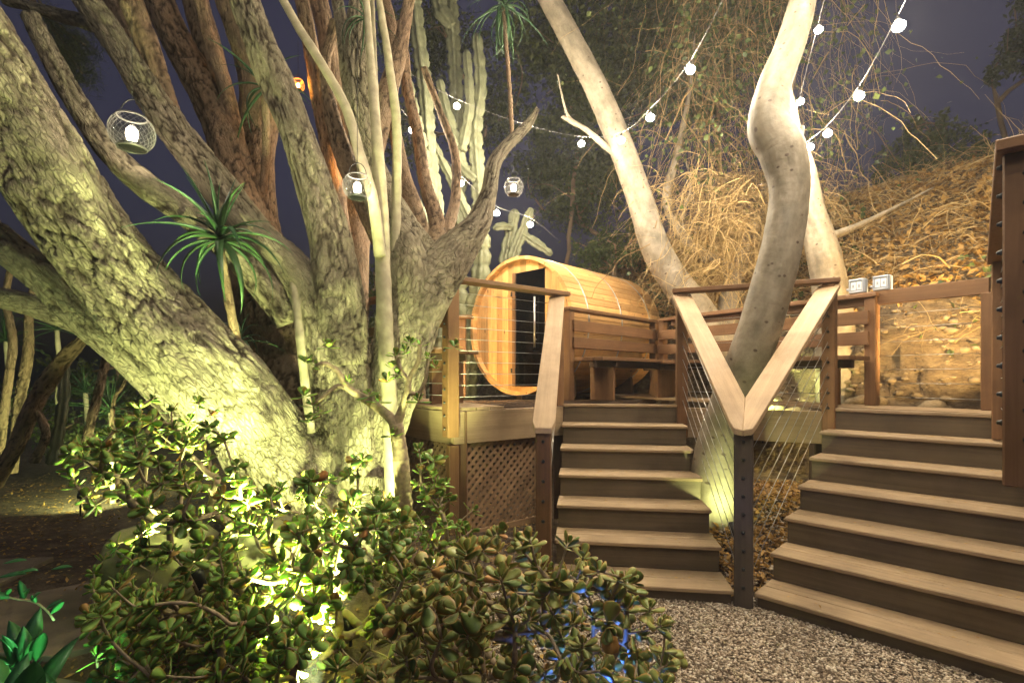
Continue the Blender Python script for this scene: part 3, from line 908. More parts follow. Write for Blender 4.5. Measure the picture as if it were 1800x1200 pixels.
for i in range(len(edges) - 1):
    x0, x1 = edges[i] + .0015, edges[i + 1] - .0015
    x0 = max(x0, -rw + .004); x1 = min(x1, rw - .004)
    if x1 - x0 < .012: continue
    if x0 > DX0 - .01 and x1 < DX1 + .01:
        wall_board(x0, x1, DZ1, 9, .075); wall_board(x0, x1, -9, DZ0, .075)
    else:
        wall_board(x0, x1, -9, 9, .075)
    wall_board(x0, x1, -9, 9, BL - .12)
# inner bench and floor seen through the glass
for i in range(3):
    beam('inner_bench_plank', Mb @ Vector((-.62, .5 + 0, -.22 + .0)) if False else Mb @ Vector((-.75 + .0, 1.2 + i * .13, -.25)), Mb @ Vector((.75, 1.2 + i * .13, -.25)), .12, .03, M_CEDAR, bs)
    beam('inner_bench_plank', Mb @ Vector((-.6, .9 + i * .13, -.55)), Mb @ Vector((.6, .9 + i * .13, -.55)), .12, .03, M_CEDAR, bs)
# door
door = link('door', chamfer_box(DZ1 - DZ0 - .012, DX1 - DX0 - .012, .008, .001, M_GLASS), M_GLASS, bs,
            Mb @ Matrix(((0, 1, 0, (DX0 + DX1) / 2), (0, 0, 1, .066), (1, 0, 0, DZ0 + .006), (0, 0, 0, 1))))
def bpart(name, a, b, W, H, mat, par, up):
    beam(name, Mb @ Vector(a), Mb @ Vector(b), W, H, mat, par, up=(Mb.to_3x3() @ Vector(up)))
bpart('door_frame', (DX0 + .02, .058, DZ0), (DX0 + .02, .058, DZ1), .03, .05, M_RAIL, door, (1, 0, 0))
bpart('door_frame', (DX0, .098, DZ1 + .015), (DX1, .098, DZ1 + .015), .03, .03, M_RAIL, door, (0, 0, 1))
for xx, yy in ((.27, .03), (.27, .105)):
    V, Q, T = tube(np.array([(xx, yy, -.28), (xx, yy, 0), (xx, yy, .34)]), .013, 10)
    me = mesh_np('handle', V, [Q, T], True); link('handle', me, M_STEEL, door, Mb)
for zz in (-.18, .24):
    V, Q, T = tube(np.array([(.27, .03, zz), (.27, .07, zz), (.27, .105, zz)]), .008, 8)
    me = mesh_np('handle_mount', V, [Q, T], True); link('handle_mount', me, M_STEEL, door, Mb)
for zz in (-.56, .42):
    bpart('hinge', (DX0 - .035, .056, zz), (DX0 + .05, .056, zz), .022, .06, M_BLACK, door, (0, 0, 1))
# cradles
for yy in (.35, 1.7):
    n_ = 12; top = [(x, -math.sqrt((BR + .006) ** 2 - x * x)) for x in np.linspace(-.6, .6, n_)]
    pts = top + [(.62, -BR - .018), (-.62, -BR - .018)]
    bm = bmesh.new()
    A = [bm.verts.new((x, yy, z)) for x, z in pts]; B = [bm.verts.new((x, yy + .06, z)) for x, z in pts]
    bm.faces.new(A); bm.faces.new(list(reversed(B)))
    for i in range(len(pts)):
        j = (i + 1) % len(pts); bm.faces.new((A[j], A[i], B[i], B[j]))
    bmesh.ops.recalc_face_normals(bm, faces=bm.faces)
    me = bpy.data.meshes.new('cradle'); bm.to_mesh(me); bm.free(); link('cradle', me, M_DARKWOOD, bs, Mb)

# ------------------------------------------------------------------ switch boxes on the rear rail
def switchbox(px, py, D, label):
    c = P(px, py, D); s = thing('switch_box', (c.x, c.y, c.z - .07), label, 'switch box', None)
    d = Vector((RD.x, RD.y, 0)); nf = Vector((-RN.x, -RN.y, 0))
    beam('housing', c - d * .068 + nf * -.03, c + d * .068 + nf * -.03, .075, .135, M_GREYBOX, s, c=.012)
    # raised cover rim
    for a_, b_, up in (((-.062, .055), (.062, .055), 0), ((-.062, -.055), (.062, -.055), 0), ((-.055, -.05), (-.055, .05), 1), ((.055, -.05), (.055, .05), 1)):
        p0 = c + d * a_[0] + nf * .012 + Vector((0, 0, a_[1])); p1 = c + d * b_[0] + nf * .012 + Vector((0, 0, b_[1]))
        beam('cover_rim', p0, p1, .012, .014, M_GREYBOX, s, up=(0, 0, 1) if not up else (nf.x, nf.y, 0), c=.003)
    for o_ in (-.024, .024):
        p0 = c + d * o_ + nf * .010 + Vector((0, 0, -.036)); p1 = p0 + Vector((0, 0, .072))
        sw_ = beam('switch_plate', p0, p1, .038, .008, M_PLATE, s, up=(nf.x, nf.y, 0), c=.003)
        q0 = c + d * o_ + nf * .0155 + Vector((0, 0, -.014)); beam('rocker', q0, q0 + Vector((0, 0, .028)), .016, .006, M_GREYBOX, sw_, up=(nf.x, nf.y, 0), c=.002)
    beam('conduit', c - d * .10 + Vector((0, 0, -.02)) - nf * .03, c - d * .06 + Vector((0, 0, -.02)) - nf * .03, .02, .02, M_GREYBOX, s)
    return s
# depth of the rear rail at these pixels
def rear_depth(px):
    k = (px - 900) / F
    t = (k * CO.y - CO.x) / (RD.x - k * RD.y); return CO.y + RD.y * t
for px_, lab in ((1506, 'grey weatherproof switch box nearest the trunk, left of the pair on the rail'), (1549, 'grey weatherproof switch box on the right of the pair on the rail')):
    D_ = rear_depth(px_); c_ = P(px_, 500, D_); zt_ = DZ + 1.0186 + .0675
    py_ = HY - (zt_ - EYE) / D_ * F
    switchbox(px_, py_, D_, lab)

# ================================================================== TREES
def limb(name, path, mat, parent, style='rough', res=.016, cell=.075, depth=.016, nmin=12, lump=.06, seed=None, world=False):
    """tapering limb along pixel/depth/width path with real bark relief; returns object"""
    seed = seed if seed is not None else random.randint(0, 999)
    if world: pts = [tuple(p) for p in path]
    else:
        pts = []
        for (px, py, D, wd) in path:
            p = P(px, py, D); k = 1 / math.sqrt(1 + (p.x / D) ** 2 + ((p.z - EYE) / D) ** 2)
            pts.append((p.x, p.y, p.z, wd / 2 / F * D * (.9 if parent is globals().get('t2') else 1) * (k if wd < 150 else k ** .7) * (.90 if style == 'rough' and wd < 150 else .97)))
    pts = np.array(pts)
    S = catmull(pts, res * 1.25)
    C = S[:, :3]; rad = np.maximum(S[:, 3], .002)
    T, Nn, B = frames_along(C)
    n = int(np.clip(2 * math.pi * rad.mean() / res, nmin, 220)); m = len(C)
    th = np.arange(n) / n * 2 * math.pi
    s_ = np.concatenate([[0], np.cumsum(np.linalg.norm(np.diff(C, axis=0), axis=1))])
    ct, st = np.cos(th), np.sin(th)
    r0 = rad.mean()
    Q3 = np.stack([np.broadcast_to(ct * r0, (m, n)), np.broadcast_to(st * r0, (m, n)), np.broadcast_to(s_[:, None], (m, n))], -1).reshape(-1, 3)
    off = seed * 3.17
    low = fbm(Q3 * np.array([.55 / r0, .55 / r0, .35 / r0]) + off, 3, seed) * lump * r0 * 2
    if style == 'rough':
        low = low + fbm(np.column_stack([Q3[:, 0] / r0 * 1.5, Q3[:, 1] / r0 * 1.5, Q3[:, 2] * 1.3]) + off, 2, seed + 30) * .16 * r0
    crack = np.zeros(len(Q3)); dz = 0
    if style == 'rough':
        wob = np.stack([vnoise(Q3 * 9 + off, seed + 1), vnoise(Q3 * 9 + off + 50, seed + 2), vnoise(Q3 * 9 + off + 90, seed + 3)], -1) * .42
        # spiral twist of the fibre
        el = 3.0 if rad.max() > .24 else 3.6 + (seed * 7 % 10) * .35
        fine = 1.0 if rad.max() > .24 else .75
        X = Q3 / np.array([cell, cell, cell * el]) + off + wob
        F1, F2, ID = worley(X, seed)
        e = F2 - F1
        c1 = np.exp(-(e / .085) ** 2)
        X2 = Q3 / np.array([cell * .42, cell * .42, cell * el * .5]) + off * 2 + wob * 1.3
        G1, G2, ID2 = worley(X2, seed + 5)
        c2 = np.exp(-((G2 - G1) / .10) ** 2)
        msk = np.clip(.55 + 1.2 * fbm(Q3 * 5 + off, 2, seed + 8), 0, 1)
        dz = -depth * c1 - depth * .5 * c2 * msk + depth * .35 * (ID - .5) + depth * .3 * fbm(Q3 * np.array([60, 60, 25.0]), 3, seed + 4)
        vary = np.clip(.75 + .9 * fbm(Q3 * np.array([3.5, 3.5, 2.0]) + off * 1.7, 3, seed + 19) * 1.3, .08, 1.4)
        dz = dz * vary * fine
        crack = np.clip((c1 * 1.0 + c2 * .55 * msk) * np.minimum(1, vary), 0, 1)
    elif style == 'smooth':
        dz = .0035 * fbm(Q3 * np.array([7, 7, 12.0]) + off, 4, seed) + .006 * r0 / .15 * fbm(Q3 * np.array([9, 9, 3.0]) + off, 3, seed + 2)
    rr_ = np.repeat(rad, n) + low + dz
    dirs = (ct[None, :, None] * Nn[:, None, :] + st[None, :, None] * B[:, None, :]).reshape(-1, 3)
    V = np.repeat(C, n, axis=0) + dirs * rr_[:, None]
    i = np.arange(m - 1)[:, None]; j = np.arange(n)[None, :]
    a = i * n + j; b = i * n + (j + 1) % n
    Q = np.stack([a, b, b + n, a + n], -1).reshape(-1, 4)
    k = m * n; V = np.vstack([V, C[0], C[-1] + T[-1] * rad[-1] * .3]); jj = np.arange(n)
    Tr = np.vstack([np.stack([np.full(n, k), (jj + 1) % n, jj], -1), np.stack([np.full(n, k + 1), (m - 1) * n + jj, (m - 1) * n + (jj + 1) % n], -1)])
    me = mesh_np(name, V, [Q, Tr], True)
    Qx = np.vstack([Q3, [[0, 0, 0]], [[0, 0, s_[-1]]]])
    if len(Qx) == len(me.vertices):
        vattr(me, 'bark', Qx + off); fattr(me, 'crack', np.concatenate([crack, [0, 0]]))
    return link(name, me, mat, parent)

bt = thing('gnarled_tree', (-1.2, 3.75, .1), 'huge many-stemmed old tree with fissured pale bark, leaning left over the jade', 'tree')
A_ = [(640, 1010, 3.75, 270), (545, 885, 3.72, 196), (470, 785, 3.65, 172), (436, 731, 3.6, 163), (313, 596, 3.45, 174), (191, 450, 3.3, 172), (65, 275, 3.15, 195), (-22, 136, 3.05, 222), (-130, -30, 2.95, 235), (-230, -180, 2.9, 230)]
limb('leaning_trunk', A_, M_BARK, bt, res=.0125, cell=.085, depth=.020, seed=11)
limb('limb', [(-90, 355, 3.5, 95), (0, 425, 3.5, 92), (80, 490, 3.5, 88), (160, 568, 3.52, 84), (240, 640, 3.55, 80), (340, 740, 3.62, 80)], M_BARK, bt, cell=.07, depth=.014, seed=12)
limb('limb', [(-80, 515, 4.0, 58), (20, 527, 4.0, 60), (100, 553, 4.0, 58), (200, 600, 4.0, 52), (300, 670, 3.95, 52)], M_BARK, bt, cell=.06, depth=.010, seed=13)
limb('trunk', [(100, -90, 3.95, 72), (150, -5, 3.95, 72), (222, 100, 3.93, 70), (290, 205, 3.9, 78), (370, 312, 3.88, 80), (450, 408, 3.86, 82), (530, 492, 3.86, 94), (582, 585, 3.86, 118), (604, 680, 3.86, 134), (612, 790, 3.84, 142), (622, 900, 3.8, 165), (630, 1000, 3.8, 190)], M_BARK, bt, res=.014, cell=.07, depth=.015, seed=14)
limb('limb', [(205, -70, 4.02, 62), (238, 20, 4.0, 63), (262, 90, 3.98, 60), (280, 155, 3.95, 58), (305, 225, 3.9, 58)], M_BARKB, bt, cell=.06, depth=.012, seed=15)
limb('limb', [(250, -80, 4.65, 72), (300, 50, 4.6, 76), (342, 130, 4.58, 76), (388, 222, 4.5, 82), (412, 300, 4.4, 84), (440, 400, 4.3, 80)], M_BARKB, bt, cell=.055, depth=.014, seed=16)
limb('limb', [(320, -80, 5.1, 62), (360, 60, 5.1, 60), (395, 190, 5.05, 55), (420, 300, 5.0, 55)], M_BARKB, bt, cell=.055, depth=.012, seed=17)
limb('limb', [(380, -80, 4.85, 84), (428, 50, 4.85, 88), (458, 165, 4.82, 92), (442, 280, 4.8, 102), (440, 380, 4.75, 112), (468, 520, 4.65, 132), (505, 680, 4.45, 150), (565, 860, 4.2, 170)], M_BARKB, bt, cell=.06, depth=.016, seed=18)
limb('limb', [(10, 0, 4.35, 30), (95, 24, 4.3, 36), (170, 46, 4.2, 40), (230, 82, 4.05, 40)], M_BARK, bt, cell=.05, depth=.008, seed=19)
limb('limb', [(398, -110, 3.72, 74), (440, 25, 3.72, 74), (490, 150, 3.72, 76), (535, 270, 3.73, 80), (574, 390, 3.76, 84), (594, 500, 3.8, 96), (605, 640, 3.83, 112)], M_BARK, bt, res=.014, cell=.07, depth=.014, seed=20)
limb('limb', [(650, 180, 5.3, 58), (632, 320, 5.2, 62), (618, 450, 5.1, 68), (612, 580, 5.0, 78), (605, 720, 4.7, 95), (610, 860, 4.3, 120)], M_BARKB, bt, cell=.05, depth=.012, seed=21)
limb('limb', [(55, 30, 3.65, 50), (100, 122, 3.62, 56), (148, 203, 3.6, 58), (200, 276, 3.6, 60), (265, 332, 3.6, 62), (335, 380, 3.62, 62), (420, 455, 3.7, 62), (510, 560, 3.8, 66)], M_BARK, bt, cell=.06, depth=.011, seed=22)
limb('forked_trunk', [(640, -60, 4.35, 44), (628, 60, 4.35, 50), (632, 180, 4.3, 54), (655, 300, 4.22, 62), (696, 400, 4.12, 96), (728, 480, 4.05, 132), (716, 570, 4.02, 126), (692, 670, 3.98, 112), (664, 780, 3.92, 102), (648, 900, 3.86, 112), (645, 1010, 3.82, 140)], M_BARK, bt, res=.013, cell=.07, depth=.017, seed=23)
limb('limb', [(728, -60, 4.55, 28), (715, 20, 4.55, 30), (700, 95, 4.5, 38), (675, 185, 4.42, 46), (652, 290, 4.3, 48)], M_BARKB, bt, cell=.05, depth=.009, seed=24)
limb('limb', [(945, 190, 4.3, 6), (925, 222, 4.3, 20), (893, 252, 4.22, 27), (868, 288, 4.15, 32), (858, 340, 4.1, 36), (838, 394, 4.05, 52), (800, 442, 4.03, 84), (755, 500, 4.03, 110), (725, 560, 4.02, 110)], M_BARK, bt, cell=.06, depth=.009, seed=25)
limb('limb', [(590, 40, 4.6, 30), (570, 130, 4.6, 32), (600, 260, 4.5, 40), (650, 370, 4.3, 55), (700, 450, 4.15, 70)], M_BARKB, bt, cell=.05, depth=.01, seed=26)
limb('limb', [(545, -60, 5.2, 46), (575, 60, 5.2, 46), (590, 180, 5.2, 44), (600, 300, 5.2, 50), (612, 440, 5.1, 52)], M_BARKB, bt, cell=.05, depth=.01, seed=27)
limb('limb', [(150, 590, 4.5, 26), (105, 640, 4.6, 40), (62, 705, 4.7, 42), (30, 780, 4.8, 38), (-10, 850, 4.9, 42)], M_BARKB, bt, cell=.05, depth=.012, seed=28)
limb('limb', [(55, 705, 4.7, 22), (80, 760, 4.75, 22), (60, 810, 4.8, 26)], M_BARKB, bt, cell=.05, depth=.01, seed=29)
for k_, pth in enumerate(([(700, 40, 4.9, 18), (710, 90, 4.9, 22), (717, 160, 4.9, 24), (733, 233, 4.8, 26), (747, 317, 4.6, 28), (768, 395, 4.3, 34), (760, 450, 4.1, 50)],
                         [(745, 120, 5.0, 14), (775, 200, 5.0, 17), (800, 273, 4.9, 19), (800, 350, 4.7, 22), (785, 405, 4.4, 28), (770, 450, 4.15, 40)],
                         [(668, -40, 4.8, 20), (690, 60, 4.8, 24), (688, 170, 4.7, 26), (705, 290, 4.5, 30), (735, 390, 4.25, 40), (745, 450, 4.1, 50)],
                         [(585, -40, 4.5, 26), (600, 40, 4.5, 30), (612, 130, 4.45, 34), (630, 220, 4.4, 40)],
                         [(520, -50, 4.7, 34), (540, 50, 4.7, 36), (560, 170, 4.75, 38), (585, 300, 4.8, 40), (600, 440, 4.7, 46), (608, 560, 4.4, 60)],
                         [(170, -60, 5.3, 44), (215, 40, 5.3, 46), (270, 150, 5.2, 48), (330, 260, 5.1, 52), (400, 360, 4.9, 60)],
                         [(345, -60, 4.4, 30), (360, 40, 4.45, 34), (395, 150, 4.5, 36), (420, 260, 4.5, 40)])):
    limb('limb', pth, M_BARKB if k_ != 3 else M_BARK, bt, cell=.045, depth=.008, seed=70 + k_)
# knot and burl
def burl(px, py, D, rx, ry, rz, seed, mat=M_BARK, name='burl', par_=None):
    c = P(px, py, D); u, v = 90, 60
    U, W_ = np.meshgrid(np.linspace(0, 2 * math.pi, u, endpoint=False), np.linspace(.05, math.pi - .05, v))
    d = np.stack([np.cos(U) * np.sin(W_), np.sin(U) * np.sin(W_), np.cos(W_)], -1).reshape(-1, 3)
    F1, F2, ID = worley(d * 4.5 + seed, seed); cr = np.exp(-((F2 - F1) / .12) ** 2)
    r_ = 1 + .22 * fbm(d * 1.8 + seed, 3, seed) - .09 * cr
    V = d * r_[:, None] * np.array([rx, ry, rz]) + np.array(c)
    i, j = np.meshgrid(np.arange(v - 1), np.arange(u), indexing='ij'); a = i * u + j; b = i * u + (j + 1) % u
    Q = np.stack([a, a + u, b + u, b], -1).reshape(-1, 4)
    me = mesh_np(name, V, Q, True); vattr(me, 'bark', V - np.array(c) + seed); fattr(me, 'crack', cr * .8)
    return link(name, me, mat, par_ or bt)
burl(588, 745, 3.72, .15, .13, .20, 3)
burl(625, 830, 3.72, .13, .12, .22, 5)
burl(745, 440, 4.0, .09, .08, .12, 7)
# buttress roots running into the bed
for k_, (x0, y0, x1, y1, D1) in enumerate(((560, 900, 420, 1010, 3.3), (620, 930, 560, 1050, 3.2), (655, 900, 700, 1000, 3.5), (470, 860, 400, 960, 3.5))):
    limb('root', [(x0, y0 - 60, 3.7, 60), (x0, y0, 3.62, 80), ((x0 + x1) / 2, (y0 + y1) / 2, (3.62 + D1) / 2, 60), (x1, y1, D1, 40), (x1 * 1.5 - x0 * .5, y1 * 1.5 - y0 * .5 + 30, D1 - .1, 26)], M_BARK, bt, cell=.05, depth=.01, seed=40 + k_)

# thin pale stems in front of the big tree
def stem_thing(label, paths, mat=None, cat='stem', style='smooth', name='slender_trunk', group=None):
    p = P(*paths[0][-1][:3]); s = thing(name, p, label, cat, group)
    for q in paths:
        o = limb('stem', q, mat or M_SMOOTH, s, style=style, res=.012, nmin=10, lump=.05)
    return s
stem_thing('slim pale straight stem crossing the forked trunk from top to jade', [[(640, -60, 3.7, 14), (652, 110, 3.66, 18), (661, 225, 3.62, 22), (668, 330, 3.62, 27), (672, 420, 3.62, 29), (676, 560, 3.62, 30), (684, 700, 3.62, 28), (690, 830, 3.6, 30), (690, 960, 3.55, 34)]], M_PALESTEM)
stem_thing('thin pale stem slanting from the top edge to the forked trunk', [[(470, -50, 3.4, 17), (520, 40, 3.4, 20), (570, 120, 3.4, 20), (608, 190, 3.42, 20), (632, 270, 3.45, 22), (655, 350, 3.5, 22), (668, 450, 3.55, 22)]], M_PALESTEM)
stem_thing('pair of thin hanging stems beside the forked trunk', [[(653, -20, 3.95, 10), (660, 150, 3.95, 12), (668, 300, 3.95, 12), (676, 420, 3.95, 12)], [(655, -70, 3.9, 12), (668, 10, 3.9, 15), (685, 120, 3.9, 18), (697, 220, 3.9, 19), (697, 330, 3.9, 19), (694, 450, 3.9, 18), (690, 620, 3.9, 18)]], M_PALESTEM)
stem_thing('short pale cane in the crook of the leaning trunk', [[(500, 440, 3.84, 8), (515, 495, 3.72, 13), (528, 600, 3.55, 17), (538, 690, 3.55, 16), (548, 760, 3.55, 16)]], M_PALESTEM)

# ------------------------------------------------------------------ smooth grey trees
t1 = thing('smooth_tree', (1.7, 4.2, .4), 'thick smooth grey trunk growing up through the Y-shaped railing', 'tree')
limb('trunk', [(1262, 985, 4.15, 130), (1262, 905, 4.15, 122), (1264, 840, 4.13, 112), (1268, 790, 4.1, 98), (1288, 700, 4.0, 80), (1322, 610, 3.86, 80), (1352, 520, 3.77, 82), (1376, 420, 3.7, 77), (1386, 330, 3.68, 79), (1374, 265, 3.68, 92), (1352, 218, 3.7, 88), (1362, 150, 3.75, 72), (1388, 80, 3.8, 66), (1412, 0, 3.85, 62), (1440, -110, 3.9, 58), (1450, -260, 3.95, 50)], M_SMOOTH, t1, 'smooth', res=.014, lump=.035, seed=51)
limb('branch_stub', [(1412, 222, 3.72, 4), (1402, 238, 3.72, 26), (1392, 262, 3.7, 40), (1384, 300, 3.69, 50), (1380, 350, 3.69, 40)], M_SMOOTH, t1, 'smooth', seed=52)
t2 = thing('smooth_tree', (2.6, 6.6, .9), 'pale smooth trunk curving up to the left behind the sauna', 'tree')
limb('trunk', [(1310, 720, 6.6, 100), (1265, 610, 6.6, 76), (1217, 535, 6.6, 68), (1182, 488, 6.6, 62), (1152, 435, 6.55, 60), (1128, 360, 6.5, 56), (1096, 270, 6.45, 54), (1068, 200, 6.4, 53), (1035, 130, 6.35, 53), (1000, 62, 6.3, 52), (966, 0, 6.25, 50), (900, -120, 6.2, 46), (860, -240, 6.2, 40)], M_SMOOTH, t2, 'smooth', res=.018, lump=.03, seed=54)
limb('branch', [(980, 130, 6.1, 3), (992, 185, 6.2, 5), (1003, 210, 6.25, 8), (1030, 228, 6.3, 12), (1058, 252, 6.4, 14), (1085, 275, 6.45, 14)], M_SMOOTH, t2, 'smooth', seed=55)
limb('branch', [(988, 205, 6.2, 8), (1005, 214, 6.25, 10), (1020, 222, 6.3, 11)], M_SMOOTH, t2, 'smooth', seed=56)
t3 = thing('smooth_tree', (3.47, 5.55, .9), 'pale smooth trunk standing behind the corner bench next to the switch boxes', 'tree')
limb('trunk', [(1372, 150, 5.7, 40), (1388, 230, 5.7, 48), (1410, 300, 5.68, 52), (1428, 380, 5.65, 58), (1448, 450, 5.6, 66), (1464, 540, 5.58, 72), (1470, 640, 5.55, 76), (1470, 760, 5.5, 86)], M_SMOOTH, t3, 'smooth', res=.016, lump=.05, seed=57)
limb('branch', [(1640, 330, 6.0, 4), (1560, 372, 5.9, 9), (1500, 400, 5.8, 14), (1450, 420, 5.65, 22)], M_SMOOTH, t3, 'smooth', seed=58)
t4 = thing('crooked_tree', (3.1, 7.0, 1.4), 'thin crooked pale tree twisting on the bank behind the smooth trunks', 'tree')
limb('trunk', [(1222, 60, 7.2, 3), (1212, 160, 7.2, 8), (1192, 265, 7.2, 15), (1175, 325, 7.2, 18), (1176, 368, 7.2, 19), (1203, 418, 7.15, 20), (1240, 450, 7.1, 22), (1282, 478, 7.0, 26), (1300, 540, 6.9, 34), (1300, 640, 6.8, 40)], M_SMOOTH, t4, 'smooth', res=.014, seed=59)
limb('trunk', [(1400, 120, 6.9, 6), (1362, 270, 6.9, 16), (1325, 395, 6.9, 28), (1303, 455, 6.85, 34), (1285, 520, 6.8, 40), (1272, 610, 6.75, 46)], M_SMOOTH, t4, 'smooth', res=.014, seed=60)
limb('branch', [(1205, 280, 7.15, 4), (1215, 330, 7.15, 6), (1200, 380, 7.15, 7), (1205, 430, 7.12, 8)], M_SMOOTH, t4, 'smooth', seed=61)

# ------------------------------------------------------------------ column cacti
def cactus(name, path, parent, ribs=5, seg=.22, seed=0):
    pts = np.array([(*P(a, b, D), wd / 2 / F * D) for a, b, D, wd in path])
    S = catmull(pts, .035); C = S[:, :3]; rad = S[:, 3]
    T, Nn, B = frames_along(C); n = ribs * 4; m = len(C)
    s_ = np.concatenate([[0], np.cumsum(np.linalg.norm(np.diff(C, axis=0), axis=1))])
    waist = 1 - .26 * np.exp(-(((s_ + seed * .07) % seg - seg / 2) / .028) ** 2)
    tip = np.clip((s_[-1] - s_) / .06, 0, 1) ** .5
    tip0 = np.clip((s_ + .01) / .07, 0, 1) ** .5
    th = np.arange(n) / n * 2 * math.pi
    star = 1 + .30 * np.cos(th * ribs) 
    rr_ = (rad * waist * np.minimum(1, tip0 + .15))[:, None] * star[None, :] * (1 + .06 * np.sin(s_[:, None] * 55 + seed) * (np.cos(th * ribs) > .6)[None, :])
    V = C[:, None, :] + rr_[:, :, None] * (np.cos(th)[None, :, None] * Nn[:, None, :] + np.sin(th)[None, :, None] * B[:, None, :])
    V = V.reshape(-1, 3)
    i = np.arange(m - 1)[:, None]; j = np.arange(n)[None, :]; a = i * n + j; b = i * n + (j + 1) % n
    Q = np.stack([a, b, b + n, a + n], -1).reshape(-1, 4)
    V = np.vstack([V, C[0], C[-1]]); k = m * n; jj = np.arange(n)
    Tr = np.vstack([np.stack([np.full(n, k), (jj + 1) % n, jj], -1), np.stack([np.full(n, k + 1), (m - 1) * n + jj, (m - 1) * n + (jj + 1) % n], -1)])
    return link(name, mesh_np(name, V, [Q, Tr], True), M_CACT, parent)
def cactus_thing(label, paths):
    p = P(*paths[0][-1][:3]); s = thing('column_cactus', (p.x, p.y, gsurf(p.x, p.y)), label, 'cactus')
    for i, q in enumerate(paths): cactus('trunk' if i == 0 else 'arm', q, s, 5, .22 + .05 * (i % 3), i + len(label))
    return s
cactus_thing('tall pale column cactus with upright arms left of the sauna roof', [
    [(838, 60, 6.9, 15), (845, 150, 6.9, 19), (836, 230, 6.9, 21), (840, 300, 6.9, 23), (846, 400, 7.2, 25), (845, 480, 7.4, 28), (830, 580, 7.6, 30), (818, 720, 7.7, 32)],
    [(772, 140, 6.9, 12), (786, 200, 6.9, 16), (804, 255, 6.9, 18), (812, 290, 6.9, 18), (838, 315, 6.9, 16)],
    [(820, 88, 6.85, 12), (826, 180, 6.85, 15), (818, 240, 6.85, 16), (812, 265, 6.85, 16)],
    [(760, 250, 6.8, 12), (800, 330, 6.8, 14), (830, 392, 6.8, 15), (846, 420, 6.8, 15)]])
cactus_thing('column cactus reaching out of the top of the picture beside the bulbs', [
    [(788, -60, 7.2, 22), (795, 40, 7.2, 22), (802, 150, 7.2, 21), (806, 270, 7.2, 21), (806, 400, 7.3, 26), (806, 520, 7.5, 28), (800, 640, 7.6, 30), (796, 730, 7.6, 32)],
    [(768, -30, 7.1, 18), (776, 20, 7.1, 24), (795, 48, 7.1, 18)]])
cactus_thing('column cactus with two stems behind the forked trunk', [
    [(703, 85, 6.4, 14), (712, 130, 6.4, 18), (722, 180, 6.4, 20), (738, 250, 6.4, 22), (752, 330, 6.4, 24), (770, 400, 6.8, 26), (776, 500, 7.2, 28), (770, 640, 7.4, 30), (768, 730, 7.4, 32)],
    [(724, -50, 6.6, 20), (735, 60, 6.6, 22), (748, 160, 6.6, 22), (755, 260, 6.6, 22), (770, 380, 6.5, 22)],
    [(700, 330, 6.2, 12), (725, 345, 6.2, 14), (745, 385, 6.2, 16), (770, 430, 6.3, 18)]])
cactus_thing('short pale cactus with stubby arms on top of the sauna rim', [
    [(906, 368, 7.9, 14), (900, 400, 7.9, 18), (890, 450, 7.9, 20), (884, 520, 7.9, 22), (884, 690, 7.9, 24)],
    [(934, 366, 7.8, 12), (922, 400, 7.8, 15), (906, 440, 7.8, 17), (892, 490, 7.8, 17)],
    [(970, 448, 7.8, 10), (945, 430, 7.8, 14), (915, 410, 7.8, 14)],
    [(866, 402, 7.7, 10), (882, 398, 7.7, 12), (898, 400, 7.8, 12)]])
cactus_thing('green column cactus standing alone in the dark garden at far left', [
    [(113, 635, 4.9, 12), (112, 690, 4.9, 15), (106, 740, 4.9, 15), (92, 815, 4.9, 17)]])

# ================================================================== JADE, ALOES, LOW PLANTS
def leaf_mesh(name, L=1.0, W=.55, n=5, thick=.07, cup=.12, obov=True, mat=None, curl=0.0):
    """fleshy leaf along +x, flat in xy; thickness in z"""
    xs_ = np.array([0, .18, .45, .72, .92, 1.0]) if n == 5 else np.linspace(0, 1, n + 1)
    if obov: hw = np.array([.09, .24, .43, .52, .38, .0]) * W / .5 * .5
    else: hw = W / 2 * np.sin(np.clip(xs_ * 1.02, 0, 1) * math.pi) ** .8
    V = []; rim = []
    for x, h in zip(xs_, hw):
        z = cup * x * x + curl * x ** 3
        e = .03 * h * 4
        V += [(x * L, -h * L, (z + cup * .5 * h) * L), (x * L, 0, (z + thick * .55 * min(1, h * 6)) * L), (x * L, h * L, (z + cup * .5 * h) * L), (x * L, 0, (z - thick * .45 * min(1, h * 6)) * L)]
        rim += [1, 0, 1, 0]
    rim[-4:] = [1, 1, 1, 1]
    m = len(xs_); Q = []
    for i in range(m - 1):
        for k in range(4): Q.append((i * 4 + k, i * 4 + (k + 1) % 4, (i + 1) * 4 + (k + 1) % 4, (i + 1) * 4 + k))
    me = mesh_np(name, np.array(V, float), np.array(Q), True)
    if len(me.vertices) == len(rim): fattr(me, 'rim', rim); fattr(me, 'lv', np.zeros(len(rim)))
    if mat: me.materials.append(mat)
    return me, np.array(V, float), np.array(Q), np.array(rim, float)

JL = [leaf_mesh('leaf', 1, .68, 5, .07, c_, True, M_JADE) for c_ in (-.12, .0, .10, .2)]

JLb = [leaf_mesh('leaf', 1, .68, 5, .07, c_, True, M_JADE2) for c_ in (-.12, .0, .10, .2)]

